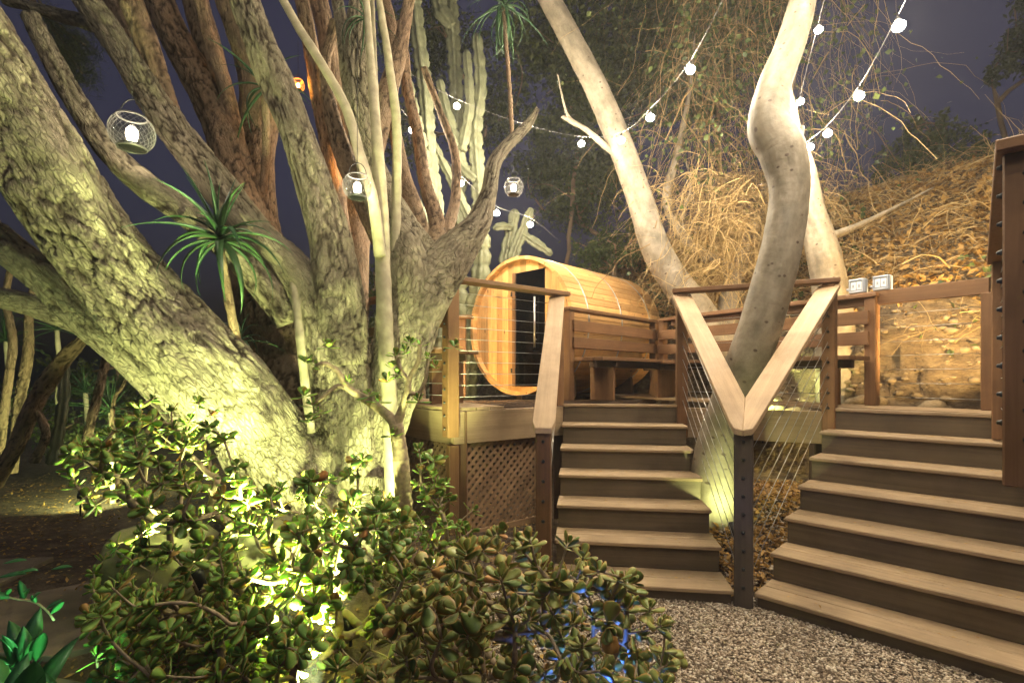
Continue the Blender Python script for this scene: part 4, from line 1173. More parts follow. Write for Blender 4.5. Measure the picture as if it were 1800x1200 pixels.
def grow(base, tips, seglen=.055, jitter=.02, seed=1):
    """connect tips to a branching skeleton rooted in base; returns chains [(pts, radii)], tip directions"""
    rnd = random.Random(seed)
    nodes = [Vector(base)]; par = [-1]; dist = [0.0]; tipidx = []
    for t in sorted(tips, key=lambda v: (v - Vector(base)).length):
        best = None; bc = 1e9
        for i, nd in enumerate(nodes):
            d = (t - nd).length; c_ = d + .32 * dist[i]
            if c_ < bc: bc = c_; best = i
        p0 = nodes[best]; L = (t - p0).length; n = max(1, int(L / seglen))
        if best == 0 or par[best] < 0: d0 = Vector((0, 0, 1))
        else: d0 = (nodes[best] - nodes[par[best]]).normalized()
        ctrl = p0 + d0 * L * .25 + Vector((rnd.uniform(-1, 1), rnd.uniform(-1, 1), -.4)) * L * .10
        prev = best
        for k in range(1, n + 1):
            u = k / n
            q = p0 * (1 - u) ** 2 + ctrl * 2 * u * (1 - u) + t * u * u
            if k < n: q = q + Vector((rnd.uniform(-1, 1), rnd.uniform(-1, 1), rnd.uniform(-1, 1))) * jitter * .5
            nodes.append(q); par.append(prev); dist.append(dist[prev] + (q - nodes[prev]).length); prev = len(nodes) - 1
        tipidx.append(prev)
    cnt = [0] * len(nodes)
    for i in tipidx:
        while i >= 0: cnt[i] += 1; i = par[i]
    return nodes, par, cnt, tipidx

def chains(nodes, par, cnt, tipidx, r0, rmax):
    used = set(); out = []
    for i in tipidx:
        ch = [i]; j = i
        while par[j] >= 0 and j not in used:
            used.add(j); j = par[j]; ch.append(j)
        pts = [nodes[k] for k in ch]; rad = [min(rmax, r0 * cnt[k] ** .48) for k in ch]
        if len(rad) > 1: rad[-1] = min(rad[-1], rad[-2] * 1.25)
        if len(pts) >= 2: out.append((np.array([tuple(p) for p in pts]), rad))
    return out

def rosette(tip, d, rnd, pairs, size, spread=1.0):
    """matrices of decussate leaf pairs at a shoot tip"""
    out = []
    d = d.normalized(); a = d.orthogonal().normalized(); b = d.cross(a); ph = rnd.uniform(0, 6.28)
    for k in range(pairs):
        f = k / max(1, pairs - 1)                   # 0 outer .. 1 centre
        el = R(8 + 62 * f) + rnd.uniform(-.2, .2)
        s = size * (1 - .5 * f) * rnd.uniform(.55, 1.2)
        for h in (0, 1):
            an = ph + k * math.pi / 2 + h * math.pi + rnd.uniform(-.25, .25)
            rad = a * math.cos(an) + b * math.sin(an)
            x = (rad * math.cos(el) + d * math.sin(el)); x = (x + Vector((rnd.uniform(-.18, .18), rnd.uniform(-.18, .18), rnd.uniform(-.2, .12)))).normalized()
            z = (d * math.cos(el) - rad * math.sin(el)); y = z.cross(x).normalized(); z = x.cross(y)
            M = Matrix((x * s, y * s, z * s)).transposed().to_4x4()
            M.translation = tip - d * (size * .35 * (1 - f)) + rad * .004
            out.append(M)
    return out

def jade(label, base, tips, size, pairs=(3, 6), r0=.0036, rmax=.022, seed=1, nobj=300, JLs=None, mat=M_JADE):
    JL = JLs or globals()['JL']
    rnd = random.Random(seed)
    s = thing('jade_bush', base, label, 'shrub')
    nodes, par, cnt, ti = grow(base, tips, seed=seed)
    acc = Acc()
    for C, rad in chains(nodes, par, cnt, ti, r0, rmax):
        C2 = catmull(np.column_stack([C, rad]), .03); V, Q, T = tube(C2[:, :3], np.maximum(C2[:, 3], .002), 7); acc.add(V, Q, T)
    link('branches', acc.mesh('branches', True), M_TWIG, s)
    mats = []
    for i in ti:
        d = (nodes[i] - nodes[par[i]]).normalized() + Vector((0, -.12, .35)); d.normalize()
        mats += rosette(nodes[i], d, rnd, rnd.randint(*pairs), size * rnd.uniform(.8, 1.15))
        # a few leaves further down the shoot
        j = par[i]
        for _ in range(rnd.randint(1, 3)):
            if par[j] >= 0 and cnt[j] < 3:
                mats += rosette(nodes[j], d, rnd, 1, size * .8); j = par[j]
    def key(M):
        p = M.translation; dd_ = max(.3, p.y); px = 900 + p.x / dd_ * F; py = HY - (p.z - EYE) / dd_ * F
        vis = (-20 < px < 1820) and (-20 < py < 1220)
        return (0 if vis else 1, dd_)
    mats.sort(key=key)
    for M in mats[:nobj]:
        link('leaf', rnd.choice(JL)[0], None, s, M)
    rest = mats[nobj:]
    if rest:
        acc = Acc(); rims = []
        for M in rest:
            _, V, Q, rim = rnd.choice(JL); Mn = np.array(M); acc.add(V @ Mn[:3, :3].T + Mn[:3, 3], Q, None, rnd.random()); rims.append(rim)
        me = acc.mesh('leaves', True)
        if len(me.vertices) == sum(len(r_) for r_ in rims): fattr(me, 'rim', np.concatenate(rims))
        link('leaves', me, mat, s, kind='stuff')
    return s

LAMPS = [(P(345, 1000, 2.75), .30), (P(610, 1085, 2.6), .28), (P(560, 1230, 2.05), .2)]
def tips_in(poly_fn, n, seed, mind=.05):
    rnd = random.Random(seed); out = []; tries = 0
    while len(out) < n and tries < n * 60:
        tries += 1; p = poly_fn(rnd)
        if p is None or any((p - l_).length < r_ for l_, r_ in LAMPS): continue
        if all((p - q).length > mind for q in out): out.append(p)
    return out
def in_poly(x, y, pl):
    c = False; j = len(pl) - 1
    for i in range(len(pl)):
        if (pl[i][1] > y) != (pl[j][1] > y) and x < (pl[j][0] - pl[i][0]) * (y - pl[i][1]) / (pl[j][1] - pl[i][1]) + pl[i][0]: c = not c
        j = i
    return c
def region(pl, D0, D1, zmin=.06):
    """sampler: pixel outline with a real depth range"""
    x0 = min(p[0] for p in pl); x1 = max(p[0] for p in pl); y0 = min(p[1] for p in pl); y1 = max(p[1] for p in pl)
    def f(rnd):
        x, y, D = rnd.uniform(x0, x1), rnd.uniform(y0, y1), rnd.uniform(D0, D1)
        if not in_poly(x, y, pl): return None
        p = P(x, y, D)
        if p.z < gsurf(p.x, p.y) + zmin: return None
        return p
    return f

# right-hand bush in front of the steps, lit blue from below
tp = tips_in(region([(700, 1000), (790, 965), (900, 925), (985, 935), (1050, 995), (1150, 1010), (1185, 1100), (1180, 1230), (620, 1230), (640, 1060)], 1.5, 2.35), 205, 1, .055)
jade('broad jade bush in front of the straight steps, olive leaves with brown edges', (.12, 1.95, .0), tp, .070, (4, 6), seed=3, JLs=JLb, mat=M_JADE2)
# middle bush under the trunks, strongly lit
tp = tips_in(region([(420, 880), (560, 830), (700, 900), (760, 940), (700, 1040), (620, 1230), (330, 1230), (360, 1000)], 1.95, 2.9), 185, 2, .055)
jade('bright green jade bush at the foot of the leaning trunk', (-.75, 2.55, .1), tp, .068, (4, 6), seed=5)
# left sprawling bush
tp = tips_in(region([(110, 800), (240, 720), (330, 700), (420, 790), (470, 900), (400, 1010), (330, 1150), (160, 1180), (140, 1000), (250, 900)], 2.0, 2.9), 130, 3, .06)
tp += [P(x, y, D) for x, y, D in ((130, 850, 2.4), (150, 870, 2.4), (160, 890, 2.35), (170, 845, 2.45), (125, 835, 2.45), (120, 795, 2.5), (150, 790, 2.5), (245, 712, 2.6), (265, 735, 2.55), (300, 745, 2.55), (335, 735, 2.6), (350, 705, 2.6), (375, 725, 2.6), (270, 700, 2.65), (330, 760, 2.5))]
jade('sprawling jade bush whose bright branches reach left over the boulder', (-1.25, 2.6, .1), tp, .066, (4, 6), seed=7)
# tall jade with a thick ringed stem beside the forked trunk
st = thing('jade_bush', P(712, 1000, 3.05), 'tall jade with a thick pale ringed stem in front of the forked trunk', 'shrub')
def ringed(path):
    pts = np.array([(*P(a, b, D), wd / 2 / F * D) for a, b, D, wd in path]); S = catmull(pts, .008)
    s_ = np.concatenate([[0], np.cumsum(np.linalg.norm(np.diff(S[:, :3], axis=0), axis=1))])
    rad = S[:, 3] * (1 + .07 * np.exp(-((s_ % .062) / .010) ** 2) + .05 * vnoise(np.column_stack([s_ * 9, s_ * 0, s_ * 0])))
    V, Q, T = tube(S[:, :3], rad, 14); return mesh_np('stem', V, [Q, T], True)
link('stem', ringed([(716, 1010, 3.05, 38), (712, 940, 3.05, 32), (709, 870, 3.05, 29), (704, 800, 3.05, 26), (696, 745, 3.05, 24)]), M_TWIG, st)
for q in ([(696, 748, 3.05, 20), (680, 728, 3.05, 17), (640, 700, 3.05, 14), (610, 680, 3.05, 12), (595, 655, 3.05, 9), (575, 640, 3.05, 8), (555, 640, 3.05, 7)],
          [(697, 748, 3.05, 20), (706, 720, 3.05, 14), (716, 690, 3.0, 11), (720, 665, 3.0, 9), (735, 635, 3.0, 8), (738, 605, 3.0, 7)],
          [(612, 682, 3.05, 9), (590, 680, 3.03, 8), (565, 700, 3.0, 7), (548, 710, 3.0, 6)],
          [(718, 668, 3.0, 8), (705, 650, 3.0, 7), (696, 625, 3.0, 6)],
          [(716, 690, 3.0, 9), (735, 690, 3.0, 7), (748, 665, 3.0, 6), (752, 630, 3.0, 5)]):
    link('branch', ringed(q), M_TWIG, st)
rnd = random.Random(77)
for (x, y, D) in ((555, 638, 3.05), (538, 632, 3.05), (578, 605, 3.05), (548, 708, 3.0), (535, 690, 3.0), (560, 720, 3.0), (738, 602, 3.0), (720, 598, 3.0), (752, 625, 3.0), (765, 640, 3.0), (696, 620, 3.0), (690, 640, 2.98), (700, 655, 3.0), (648, 690, 3.0), (612, 668, 3.02), (690, 760, 3.0), (735, 700, 2.98), (665, 700, 3.0), (680, 665, 3.0), (712, 615, 3.0), (800, 605, 3.1), (545, 735, 3.0)):
    for M in rosette(P(x, y, D), Vector((rnd.uniform(-.3, .3), -.2, 1)), rnd, rnd.randint(3, 4), .07): link('leaf', rnd.choice(JL)[0], None, st, M)
tp = tips_in(region([(725, 770), (790, 795), (800, 860), (840, 880), (830, 960), (740, 985), (725, 900)], 2.75, 3.2), 34, 8, .06)
jade('upright jade clump against the lattice, lit yellow-green', (-.45, 2.95, .1), tp, .07, (4, 6), seed=9)
tp = tips_in(region([(520, 830), (640, 800), (690, 840), (690, 960), (560, 960)], 2.75, 3.2), 26, 12, .06)
jade('small jade clump growing right against the burl of the tree', (-1.0, 2.95, .12), tp, .068, (4, 6), seed=13)
# low front-left jade in shade
tp = tips_in(region([(160, 1010), (330, 1050), (560, 1100), (640, 1240), (200, 1240), (150, 1120)], 1.75, 2.3), 115, 21, .055)
jade('low shaded jade bush along the bottom edge left of centre', (-.8, 2.0, .0), tp, .066, (4, 6), seed=23)

# ---- aloes: long arching leaves
def blade(name, arch, mat, n=9, W=.10, chan=.25):
    t = np.linspace(0, 1, n + 1)
    ang = R(10) - arch * t
    dx = np.cos(ang) / n; dz = np.sin(ang) / n
    x = np.concatenate([[0], np.cumsum(dx)[:-1]]); z = np.concatenate([[0], np.cumsum(dz)[:-1]])
    hw = W / 2 * np.clip(1 - t ** 1.6, 0.02, 1) * (.7 + .3 * np.minimum(1, t * 6))
    V = []; Q = []
    for i in range(n + 1):
        V += [(x[i], -hw[i], z[i] + hw[i] * chan), (x[i], 0, z[i] - .004), (x[i], hw[i], z[i] + hw[i] * chan), (x[i], 0, z[i] - .004 - hw[i] * .45)]
    for i in range(n):
        for k in range(4): Q.append((i * 4 + k, i * 4 + (k + 1) % 4, (i + 1) * 4 + (k + 1) % 4, (i + 1) * 4 + k))
    me = mesh_np(name, np.array(V), np.array(Q), True); fattr(me, 'lv', np.zeros(len(me.vertices))); me.materials.append(mat); return me
AB = [blade('leaf', a_, M_ALOE) for a_ in (.3, .9, 1.5, 2.0)]
AB2 = [blade('leaf', a_, M_ALOE, W=.06) for a_ in (.9, 1.6, 2.2, 2.6)]
SP = [blade('leaf', a_, M_ALOE, W=.035) for a_ in (.0, .15, .35, .6)]
def aloe(label, c, n, L, axis=(0, 0, 1), lo=-25, hi=70, blades=AB, seed=1, stem=None, name='aloe', cat='aloe'):
    rnd = random.Random(seed); s = thing(name, c, label, cat)
    ax = Vector(axis).normalized(); a = ax.orthogonal().normalized(); b = ax.cross(a)
    for k in range(n):
        an = k * 2.399 + rnd.uniform(-.15, .15); f = (k + .5) / n
        el = R(lo + (hi - lo) * f) + rnd.uniform(-.12, .12)
        rad = a * math.cos(an) + b * math.sin(an)
        x = (rad * math.cos(el) + ax * math.sin(el)).normalized(); y = ax.cross(rad).normalized(); z = x.cross(y)
        sc_ = L * rnd.uniform(.75, 1.1) * (1 - .3 * f)
        M = Matrix((x * sc_, y * sc_, z * sc_)).transposed().to_4x4(); M.translation = Vector(c) + ax * (.10 * f * L)
        link('leaf', blades[min(len(blades) - 1, int((1 - f) * len(blades)))] if rnd.random() < .7 else rnd.choice(blades), None, s, M)
    if stem: limb('stem', stem, M_BARKB if name == 'aloe' else M_PALESTEM, s, 'smooth', res=.012, nmin=9)
    return s
aloe('large dark green aloe with arching leaves in the fork of the tree', P(388, 425, 3.4), 34, .60, (0, -.25, 1), -35, 80, AB, 3, [(388, 440, 3.45, 16), (396, 490, 3.5, 17), (408, 560, 3.55, 18), (425, 640, 3.6, 18)])
aloe('aloe with long thin leaves half hidden behind the upper limbs', P(465, 160, 4.3), 16, .65, (-.3, -.2, 1), -40, 60, AB2, 4, [(465, 170, 4.3, 16), (468, 250, 4.4, 16), (462, 340, 4.5, 16)])
aloe('small aloe low behind the leaning trunk', P(425, 600, 3.75), 12, .36, (0, -.3, 1), -20, 80, AB2, 5)
aloe('long-leaved rosette hanging at the top centre on a thin stem', P(886, 18, 4.6), 30, .62, (0, -.1, 1), -70, 50, AB2, 6, [(884, 10, 4.6, 8), (890, 80, 4.6, 9), (896, 160, 4.6, 9), (900, 235, 4.6, 9)])
aloe('narrow-leaved rosette at the top beside the forked trunk', P(640, 35, 4.1), 16, .42, (.2, -.2, 1), -50, 60, AB2, 8)
# spiky plants in the dark garden at left
for k_, (x, y, D, L, lab) in enumerate(((100, 580, 6.2, .55, 'spiky rosette beneath the low limb at far left'), (10, 600, 6.0, .55, 'spiky rosette at the left picture edge'),
                                   (195, 725, 6.0, .62, 'spiky pale-leaved rosette beside the dark stem at left'), (150, 690, 7.0, .5, 'spiky rosette deep in the dark garden'), (195, 790, 5.6, .4, 'low spiky tuft near the mulch at left'))):
    c = P(x, y, D); aloe(lab, c, 34, L, (0, -.1, 1), -20, 85, SP, 30 + k_, [(x, y, D, 10), (x + 4, y + 60, D, 11), (x + 3, y + 130, D, 13)], 'yucca', 'yucca')
for k_, (pth, lab) in enumerate((([(30, 430, 5.6, 14), (10, 520, 5.6, 18), (22, 600, 5.6, 20), (10, 700, 5.6, 22), (-4, 820, 5.6, 24)], 'orange-lit leaning stem at the far left edge'),
                           ([(80, 440, 5.9, 14), (52, 540, 5.9, 20), (50, 620, 5.9, 24), (36, 700, 5.9, 26), (20, 830, 5.9, 28)], 'forked tan stem in the dark garden at left'),
                           ([(230, 500, 5.2, 14), (195, 600, 5.2, 20), (182, 650, 5.2, 19), (165, 720, 5.2, 20), (148, 790, 5.2, 22)], 'slanting brown stem beneath the leaning trunk'),
                           ([(300, 590, 5.5, 6), (240, 640, 5.5, 8), (215, 680, 5.5, 9), (200, 705, 5.5, 9), (196, 770, 5.5, 10)], 'thin bent twig stem under the leaning trunk'))):
    stem_thing(lab, [pth], M_BARKB, 'stem', 'rough', 'garden_tree')

# ---- broad-leaved plant in the lower left corner
BLM = leaf_mesh('leaf', 1, .34, 8, .02, .10, False, M_BROAD, -.25)[0]
def broad(label, c, n, L, seed, lo=25, hi=80):
    rnd = random.Random(seed); s = thing('broadleaf_plant', c, label, 'plant')
    for k in range(n):
        an = k * 2.399; el = R(rnd.uniform(lo, hi)); rad = Vector((math.cos(an), math.sin(an), 0))
        x = rad * math.cos(el) + Vector((0, 0, 1)) * math.sin(el); y = Vector((0, 0, 1)).cross(rad).normalized(); z = x.cross(y); s_ = L * rnd.uniform(.7, 1.15)
        M = Matrix((x * s_, y * s_, z * s_)).transposed().to_4x4(); M.translation = Vector(c) + Vector((rnd.uniform(-.04, .04), rnd.uniform(-.04, .04), 0)); link('leaf', BLM, None, s, M)
    return s
for k_, (x, y, D, L, lab) in enumerate(((20, 1290, 1.75, .26, 'broad green leaves in the bottom left corner'), (110, 1300, 1.8, .25, 'upright broad leaves next to the corner at the bottom'), (40, 1170, 2.2, .2, 'smaller broad-leaved plant just above the bottom left corner'))):
    c = P(x, y, D); broad(lab, c, 13, L, 50 + k_)
for k_, (pth, lab) in enumerate(((([(-30, 1025, 2.1), (20, 1050, 2.1), (55, 1055, 2.1), (80, 1070, 2.1), (95, 1090, 2.1)]), 'thin arching stem with toothed leaves at the left edge'),)):
    s = thing('arching_weed', P(*pth[0]), lab, 'plant')
    C = catmull(np.array([tuple(P(*q)) for q in pth]), .03); V, Q, T = tube(C, .004, 6); link('stem', mesh_np('stem', V, [Q, T], True), M_TWIG, s)
    rnd = random.Random(4)
    for i_ in range(10):
        p = Vector(C[int(len(C) * (.15 + .08 * i_))]); x = Vector((rnd.uniform(-1, 1), rnd.uniform(-.5, .5), rnd.uniform(.2, 1))).normalized(); y = x.orthogonal().normalized(); z = x.cross(y); s_ = rnd.uniform(.05, .09)
        M = Matrix((x * s_, y * s_, z * s_)).transposed().to_4x4(); M.translation = p; link('leaf', BLM, None, s, M)
    for dx_, dy_, s_ in ((-5, 0, .11), (5, -50, .09), (90, -30, .08), (30, -18, .08)):
        p = P(0 + dx_, 975 + dy_ * .5 + 40, 2.1); x = Vector((1, .1, .25 - .2 * random.random())).normalized(); y = Vector((0, 1, .3)).normalized(); y = (y - x * y.dot(x)).normalized(); z = x.cross(y)
        M = Matrix((x * s_, y * s_, z * s_)).transposed().to_4x4(); M.translation = p; link('leaf', BLM, None, s, M)

# ================================================================== GROUND COVER, BANK, BACKGROUND
rs = np.random.RandomState(5)
def scatter_leaves(name, pos, nrm_up, size, mat, parent=None, kind='stuff', fold=.45, seed=1, aspect=.5, flat=0.0):
    """many small folded leaves in one mesh. pos (n,3)"""
    r_ = np.random.RandomState(seed); n = len(pos)
    a = r_.normal(size=(n, 3)); 
    if flat > 0: a[:, 2] *= (1 - flat)
    a /= np.linalg.norm(a, axis=1)[:, None]
    up = r_.normal(size=(n, 3)) * (1 - flat) + np.array([0, 0, 1]) * nrm_up
    b = np.cross(up, a); b /= np.linalg.norm(b, axis=1)[:, None] + 1e-9; c = np.cross(a, b)
    s = (size * r_.uniform(.6, 1.35, n))[:, None]
    h = aspect * .5
    v0 = pos; v1 = pos + s * (a * .5 + b * h + c * fold * h); v2 = pos + s * a; v3_ = pos + s * (a * .5 - b * h + c * fold * h)
    V = np.stack([v0, v1, v2, v3_], 1).reshape(-1, 3)
    i = np.arange(n) * 4
    T = np.vstack([np.stack([i, i + 1, i + 2], -1), np.stack([i, i + 2, i + 3], -1)])
    me = mesh_np(name, V, [T]); fattr(me, 'lv', np.repeat(r_.random(n), 4))
    return link(name, me, mat, parent, kind=kind)

def strands(name, starts, dirs, lens, rad, mat, parent=None, kind='stuff', seg=6, droop=.4, wig=.25, seed=2):
    """thin curved twigs, three-sided, in one mesh"""
    r_ = np.random.RandomState(seed); n = len(starts); acc_V = []; 
    d = dirs / (np.linalg.norm(dirs, axis=1)[:, None] + 1e-9); p = starts.copy(); P_ = [p.copy()]
    st = (lens / seg)[:, None]
    for k in range(seg):
        d = d + r_.normal(size=(n, 3)) * wig + np.array([0, 0, -droop / seg])
        d /= np.linalg.norm(d, axis=1)[:, None]; p = p + d * st; P_.append(p.copy())
    P_ = np.stack(P_, 1)                                     # n, seg+1, 3
    a = r_.normal(size=(n, 3)); 
    T = np.gradient(P_, axis=1); T /= np.linalg.norm(T, axis=2)[:, :, None] + 1e-9
    A = np.cross(T, a[:, None, :]); A /= np.linalg.norm(A, axis=2)[:, :, None] + 1e-9; B = np.cross(T, A)
    tap = np.linspace(1, .45, seg + 1)[None, :, None] * np.asarray(rad).reshape(-1, 1, 1)
    rings = [P_ + tap * (math.cos(t) * A + math.sin(t) * B) for t in (0, 2.094, 4.189)]
    V = np.stack(rings, 2).reshape(-1, 3)                    # n, seg+1, 3verts
    base = (np.arange(n) * (seg + 1) * 3)[:, None, None]; k = (np.arange(seg) * 3)[None, :, None]; j = np.arange(3)[None, None, :]
    i0 = base + k + j; i1 = base + k + (j + 1) % 3
    Q = np.stack([i0, i1, i1 + 3, i0 + 3], -1).reshape(-1, 4)
    me = mesh_np(name, V, [Q]); fattr(me, 'lv', np.repeat(r_.random(n), (seg + 1) * 3))
    return link(name, me, mat, parent, kind=kind), P_

def terr(x, y): return ground_z(x, y)

# ---- gravel at the foot of the steps: real pebbles
def pebble_field(name, n, box, size, mat, test, seed, label=None, cat=None):
    r_ = np.random.RandomState(seed)
    x = r_.uniform(box[0], box[1], n); y = r_.uniform(box[2], box[3], n); m = test(x, y); x, y = x[m], y[m]; n = len(x)
    oct_ = np.array([(1, 0, 0), (-1, 0, 0), (0, 1, 0), (0, -1, 0), (0, 0, 1), (0, 0, -1)], float)
    Tf = np.array([(0, 2, 4), (2, 1, 4), (1, 3, 4), (3, 0, 4), (2, 0, 5), (1, 2, 5), (3, 1, 5), (0, 3, 5)])
    V = oct_[None] + r_.normal(scale=.22, size=(n, 6, 3))
    V[:, :, 2] *= .6
    an = r_.uniform(0, 6.28, n); c, s = np.cos(an), np.sin(an)
    sz = size * r_.uniform(.5, 1.4, n)
    X = (V[:, :, 0] * 1.3 * c[:, None] - V[:, :, 1] * s[:, None]) * sz[:, None]; Y = (V[:, :, 0] * 1.3 * s[:, None] + V[:, :, 1] * c[:, None]) * sz[:, None]
    tilt = r_.normal(scale=.4, size=(n, 1)); Z = V[:, :, 2] * sz[:, None] + tilt * X
    W_ = np.stack([X + x[:, None], Y + y[:, None], Z + (terr(x, y) + .004 + r_.uniform(0, .006, n))[:, None]], -1).reshape(-1, 3)
    T = (Tf[None] + (np.arange(n) * 6)[:, None, None]).reshape(-1, 3)
    me = mesh_np(name, W_, [T]); fattr(me, 'lv', np.repeat(r_.random(n), 6))
    o = link(name, me, mat, None, kind='stuff')
    if label: tag(o, label, cat)
    return o
def grav(x, y):
    a = (x - R0.x) * U1.x + (y - R0.y) * U1.y; b = (x - L0.x) * U2.x + (y - L0.y) * U2.y
    return (np.where(x < CP.x, a, np.maximum(a * 0 + b, b)) < .02) & (x > -.2 + .0 * y)
pebble_field('gravel', 90000, (-.2, 3.2, 1.2, 3.4), .0072, M_GRAVEL, grav, 3, 'loose tan gravel at the foot of both flights of steps', 'gravel')
def wedge(x, y):
    a = (x - R0.x) * W1.x + (y - R0.y) * W1.y; b = (x - L0.x) * W2.x + (y - L0.y) * W2.y
    q = (x - CP.x) * bis.x + (y - CP.y) * bis.y
    return (a < -.03) & (b < -.03) & (q > .06)
pebble_field('stony_ground', 5000, (1.2, 2.7, 3.0, 4.8), .013, M_GRAVEL, wedge, 4, 'stony litter in the gap between the two flights', 'stones')

n = 6000
x = rs.uniform(1.2, 2.7, n); y = rs.uniform(3.0, 4.8, n); m_ = wedge(x, y); x, y = x[m_], y[m_]
o = scatter_leaves('wedge_litter', np.column_stack([x, y, terr(x, y) + rs.uniform(.01, .05, len(x))]), 1.2, .05, M_DRY, None, 'stuff', seed=28, flat=.5); tag(o, 'fallen yellow leaves in the gap between the two flights', 'leaf litter')
# ---- mulch and leaf litter in the left garden
n = 9000
x = rs.uniform(-6.5, .3, n); y = rs.uniform(1.6, 8, n); pos = np.column_stack([x, y, terr(x, y) + .012])
o = scatter_leaves('leaf_litter', pos, 1.5, .035, M_DRY, None, 'stuff', seed=8, flat=.75); tag(o, 'dry leaf and bark mulch covering the left garden bed', 'leaf litter')
# ---- flagstone path
path = empty('path', (-2.2, 3.2, 0)); path['kind'] = 'structure'
stones = [[(-3.0, 2.55), (-2.2, 2.45), (-1.75, 2.8), (-1.9, 3.35), (-2.6, 3.45), (-3.05, 3.1)], [(-2.55, 3.6), (-1.95, 3.5), (-1.5, 3.75), (-1.6, 4.35), (-2.2, 4.5), (-2.6, 4.2)],
          [(-3.9, 2.0), (-3.1, 1.9), (-3.05, 2.45), (-3.2, 2.95), (-3.8, 2.9)], [(-2.6, 1.7), (-1.9, 1.65), (-1.7, 2.2), (-2.3, 2.35), (-2.9, 2.3)], [(-2.4, 4.65), (-1.8, 4.6), (-1.65, 5.2), (-2.3, 5.4), (-2.7, 5.0)], [(-4.6, 2.9), (-3.9, 3.0), (-3.3, 3.2), (-3.4, 3.8), (-4.3, 3.7)]]
for pl in stones:
    me = prism('flagstone', pl, lambda x, y: .045, .06, None, None); link('flagstone', me, M_FLAG, path)

# ---- boulders
def boulder(label, c, sx, sy, sz, seed, name='boulder'):
    u, v = 64, 40
    U, W_ = np.meshgrid(np.linspace(0, 2 * math.pi, u, endpoint=False), np.linspace(.02, math.pi - .02, v))
    d = np.stack([np.cos(U) * np.sin(W_), np.sin(U) * np.sin(W_), np.cos(W_)], -1).reshape(-1, 3)
    f = np.maximum(np.abs(d).max(1), .72)
    r_ = (.72 / f) ** .5 * (1 + .16 * fbm(d * 1.7 + seed * 3, 4, seed) + .05 * fbm(d * 7 + seed, 3, seed + 1))
    V = d * r_[:, None] * np.array([sx, sy, sz])
    i, j = np.meshgrid(np.arange(v - 1), np.arange(u), indexing='ij'); a = i * u + j; b = i * u + (j + 1) % u
    Q = np.stack([a, a + u, b + u, b], -1).reshape(-1, 4)
    o = link(name, mesh_np(name, V, Q, True), M_ROCK, None, Matrix.Translation(c)); tag(o, label, 'boulder'); return o
boulder('mossy boulder with dark top beside the flagstone path, behind jade', P(260, 985, 2.95) + Vector((0, .12, -.06)), .34, .30, .27, 2)
boulder('low mossy rock at the foot of the leaning trunk', P(460, 960, 3.2), .26, .22, .2, 5)

# ---- stones in the cut bank, each its own piece of the ground
lump = []
for k in range(4):
    u, v = 12, 8
    U, W_ = np.meshgrid(np.linspace(0, 2 * math.pi, u, endpoint=False), np.linspace(.1, math.pi - .1, v)); d = np.stack([np.cos(U) * np.sin(W_), np.sin(U) * np.sin(W_), np.cos(W_)], -1).reshape(-1, 3)
    V = d * (1 + .25 * fbm(d * 1.5 + k * 9, 3, k))[:, None]
    i, j = np.meshgrid(np.arange(v - 1), np.arange(u), indexing='ij'); a = i * u + j; b = i * u + (j + 1) % u
    Q = np.stack([a, a + u, b + u, b], -1).reshape(-1, 4); me = mesh_np('stone', V, Q, True); me.materials.append(M_STONE); lump.append(me)
for k in range(130):
    s_ = rs.uniform(1.0, 3.6); zz = .9 + 1.35 * rs.random() ** 1.5
    p = CO + RD * s_ + RN * .12
    hit, nrm, _, _ = BVH.ray_cast(Vector((p.x, p.y, zz)), Vector((RN.x, RN.y, -.15)).normalized(), 3.0)
    if hit is None: continue
    big = zz < 1.2 and rs.random() < .2
    sc_ = rs.uniform(.08, .16) if big else rs.uniform(.015, .045)
    M = Matrix.Translation(hit - Vector((RN.x, RN.y, 0)) * sc_ * .15) @ Matrix.Rotation(rs.uniform(0, 6.28), 4, 'Z') @ Matrix.Rotation(rs.uniform(-.5, .5), 4, 'X') @ Matrix.Diagonal((sc_ * rs.uniform(.9, 1.6), sc_, sc_ * rs.uniform(.5, .8), 1))
    link('stone', lump[rs.randint(4)], None, GROUND, M)
acc = Acc()
for k in range(320):
    s_ = rs.uniform(.9, 3.7); zz = .85 + 1.5 * rs.random(); p = CO + RD * s_ + RN * .12
    hit, nrm, _, _ = BVH.ray_cast(Vector((p.x, p.y, zz)), Vector((RN.x, RN.y, -.1)).normalized(), 3.0)
    if hit is None: continue
    sc_ = .008 + .03 * rs.random() ** 2.5; me = lump[rs.randint(4)]
    A_v = np.zeros(len(me.vertices) * 3); me.vertices.foreach_get('co', A_v); A_v = A_v.reshape(-1, 3)
    a_ = rs.uniform(0, 6.28); c_, s2 = math.cos(a_), math.sin(a_)
    A_v = A_v * np.array([rs.uniform(.9, 1.6), 1, rs.uniform(.5, .8)]) * sc_; A_v = A_v @ np.array([[c_, s2, 0], [-s2, c_, 0], [0, 0, 1]])
    acc.add(A_v + np.array(hit), Q)
o = link('bank_pebbles', acc.mesh('bank_pebbles', True), M_STONE, None, kind='stuff'); tag(o, 'small stones sticking out of the cut earth bank', 'stones')
# a pale rounded rock behind the bench, near the spotlight
o = boulder('pale rounded rock behind the corner bench, brightly lit', (2.75, 5.75, .95), .32, .25, .28, 12)

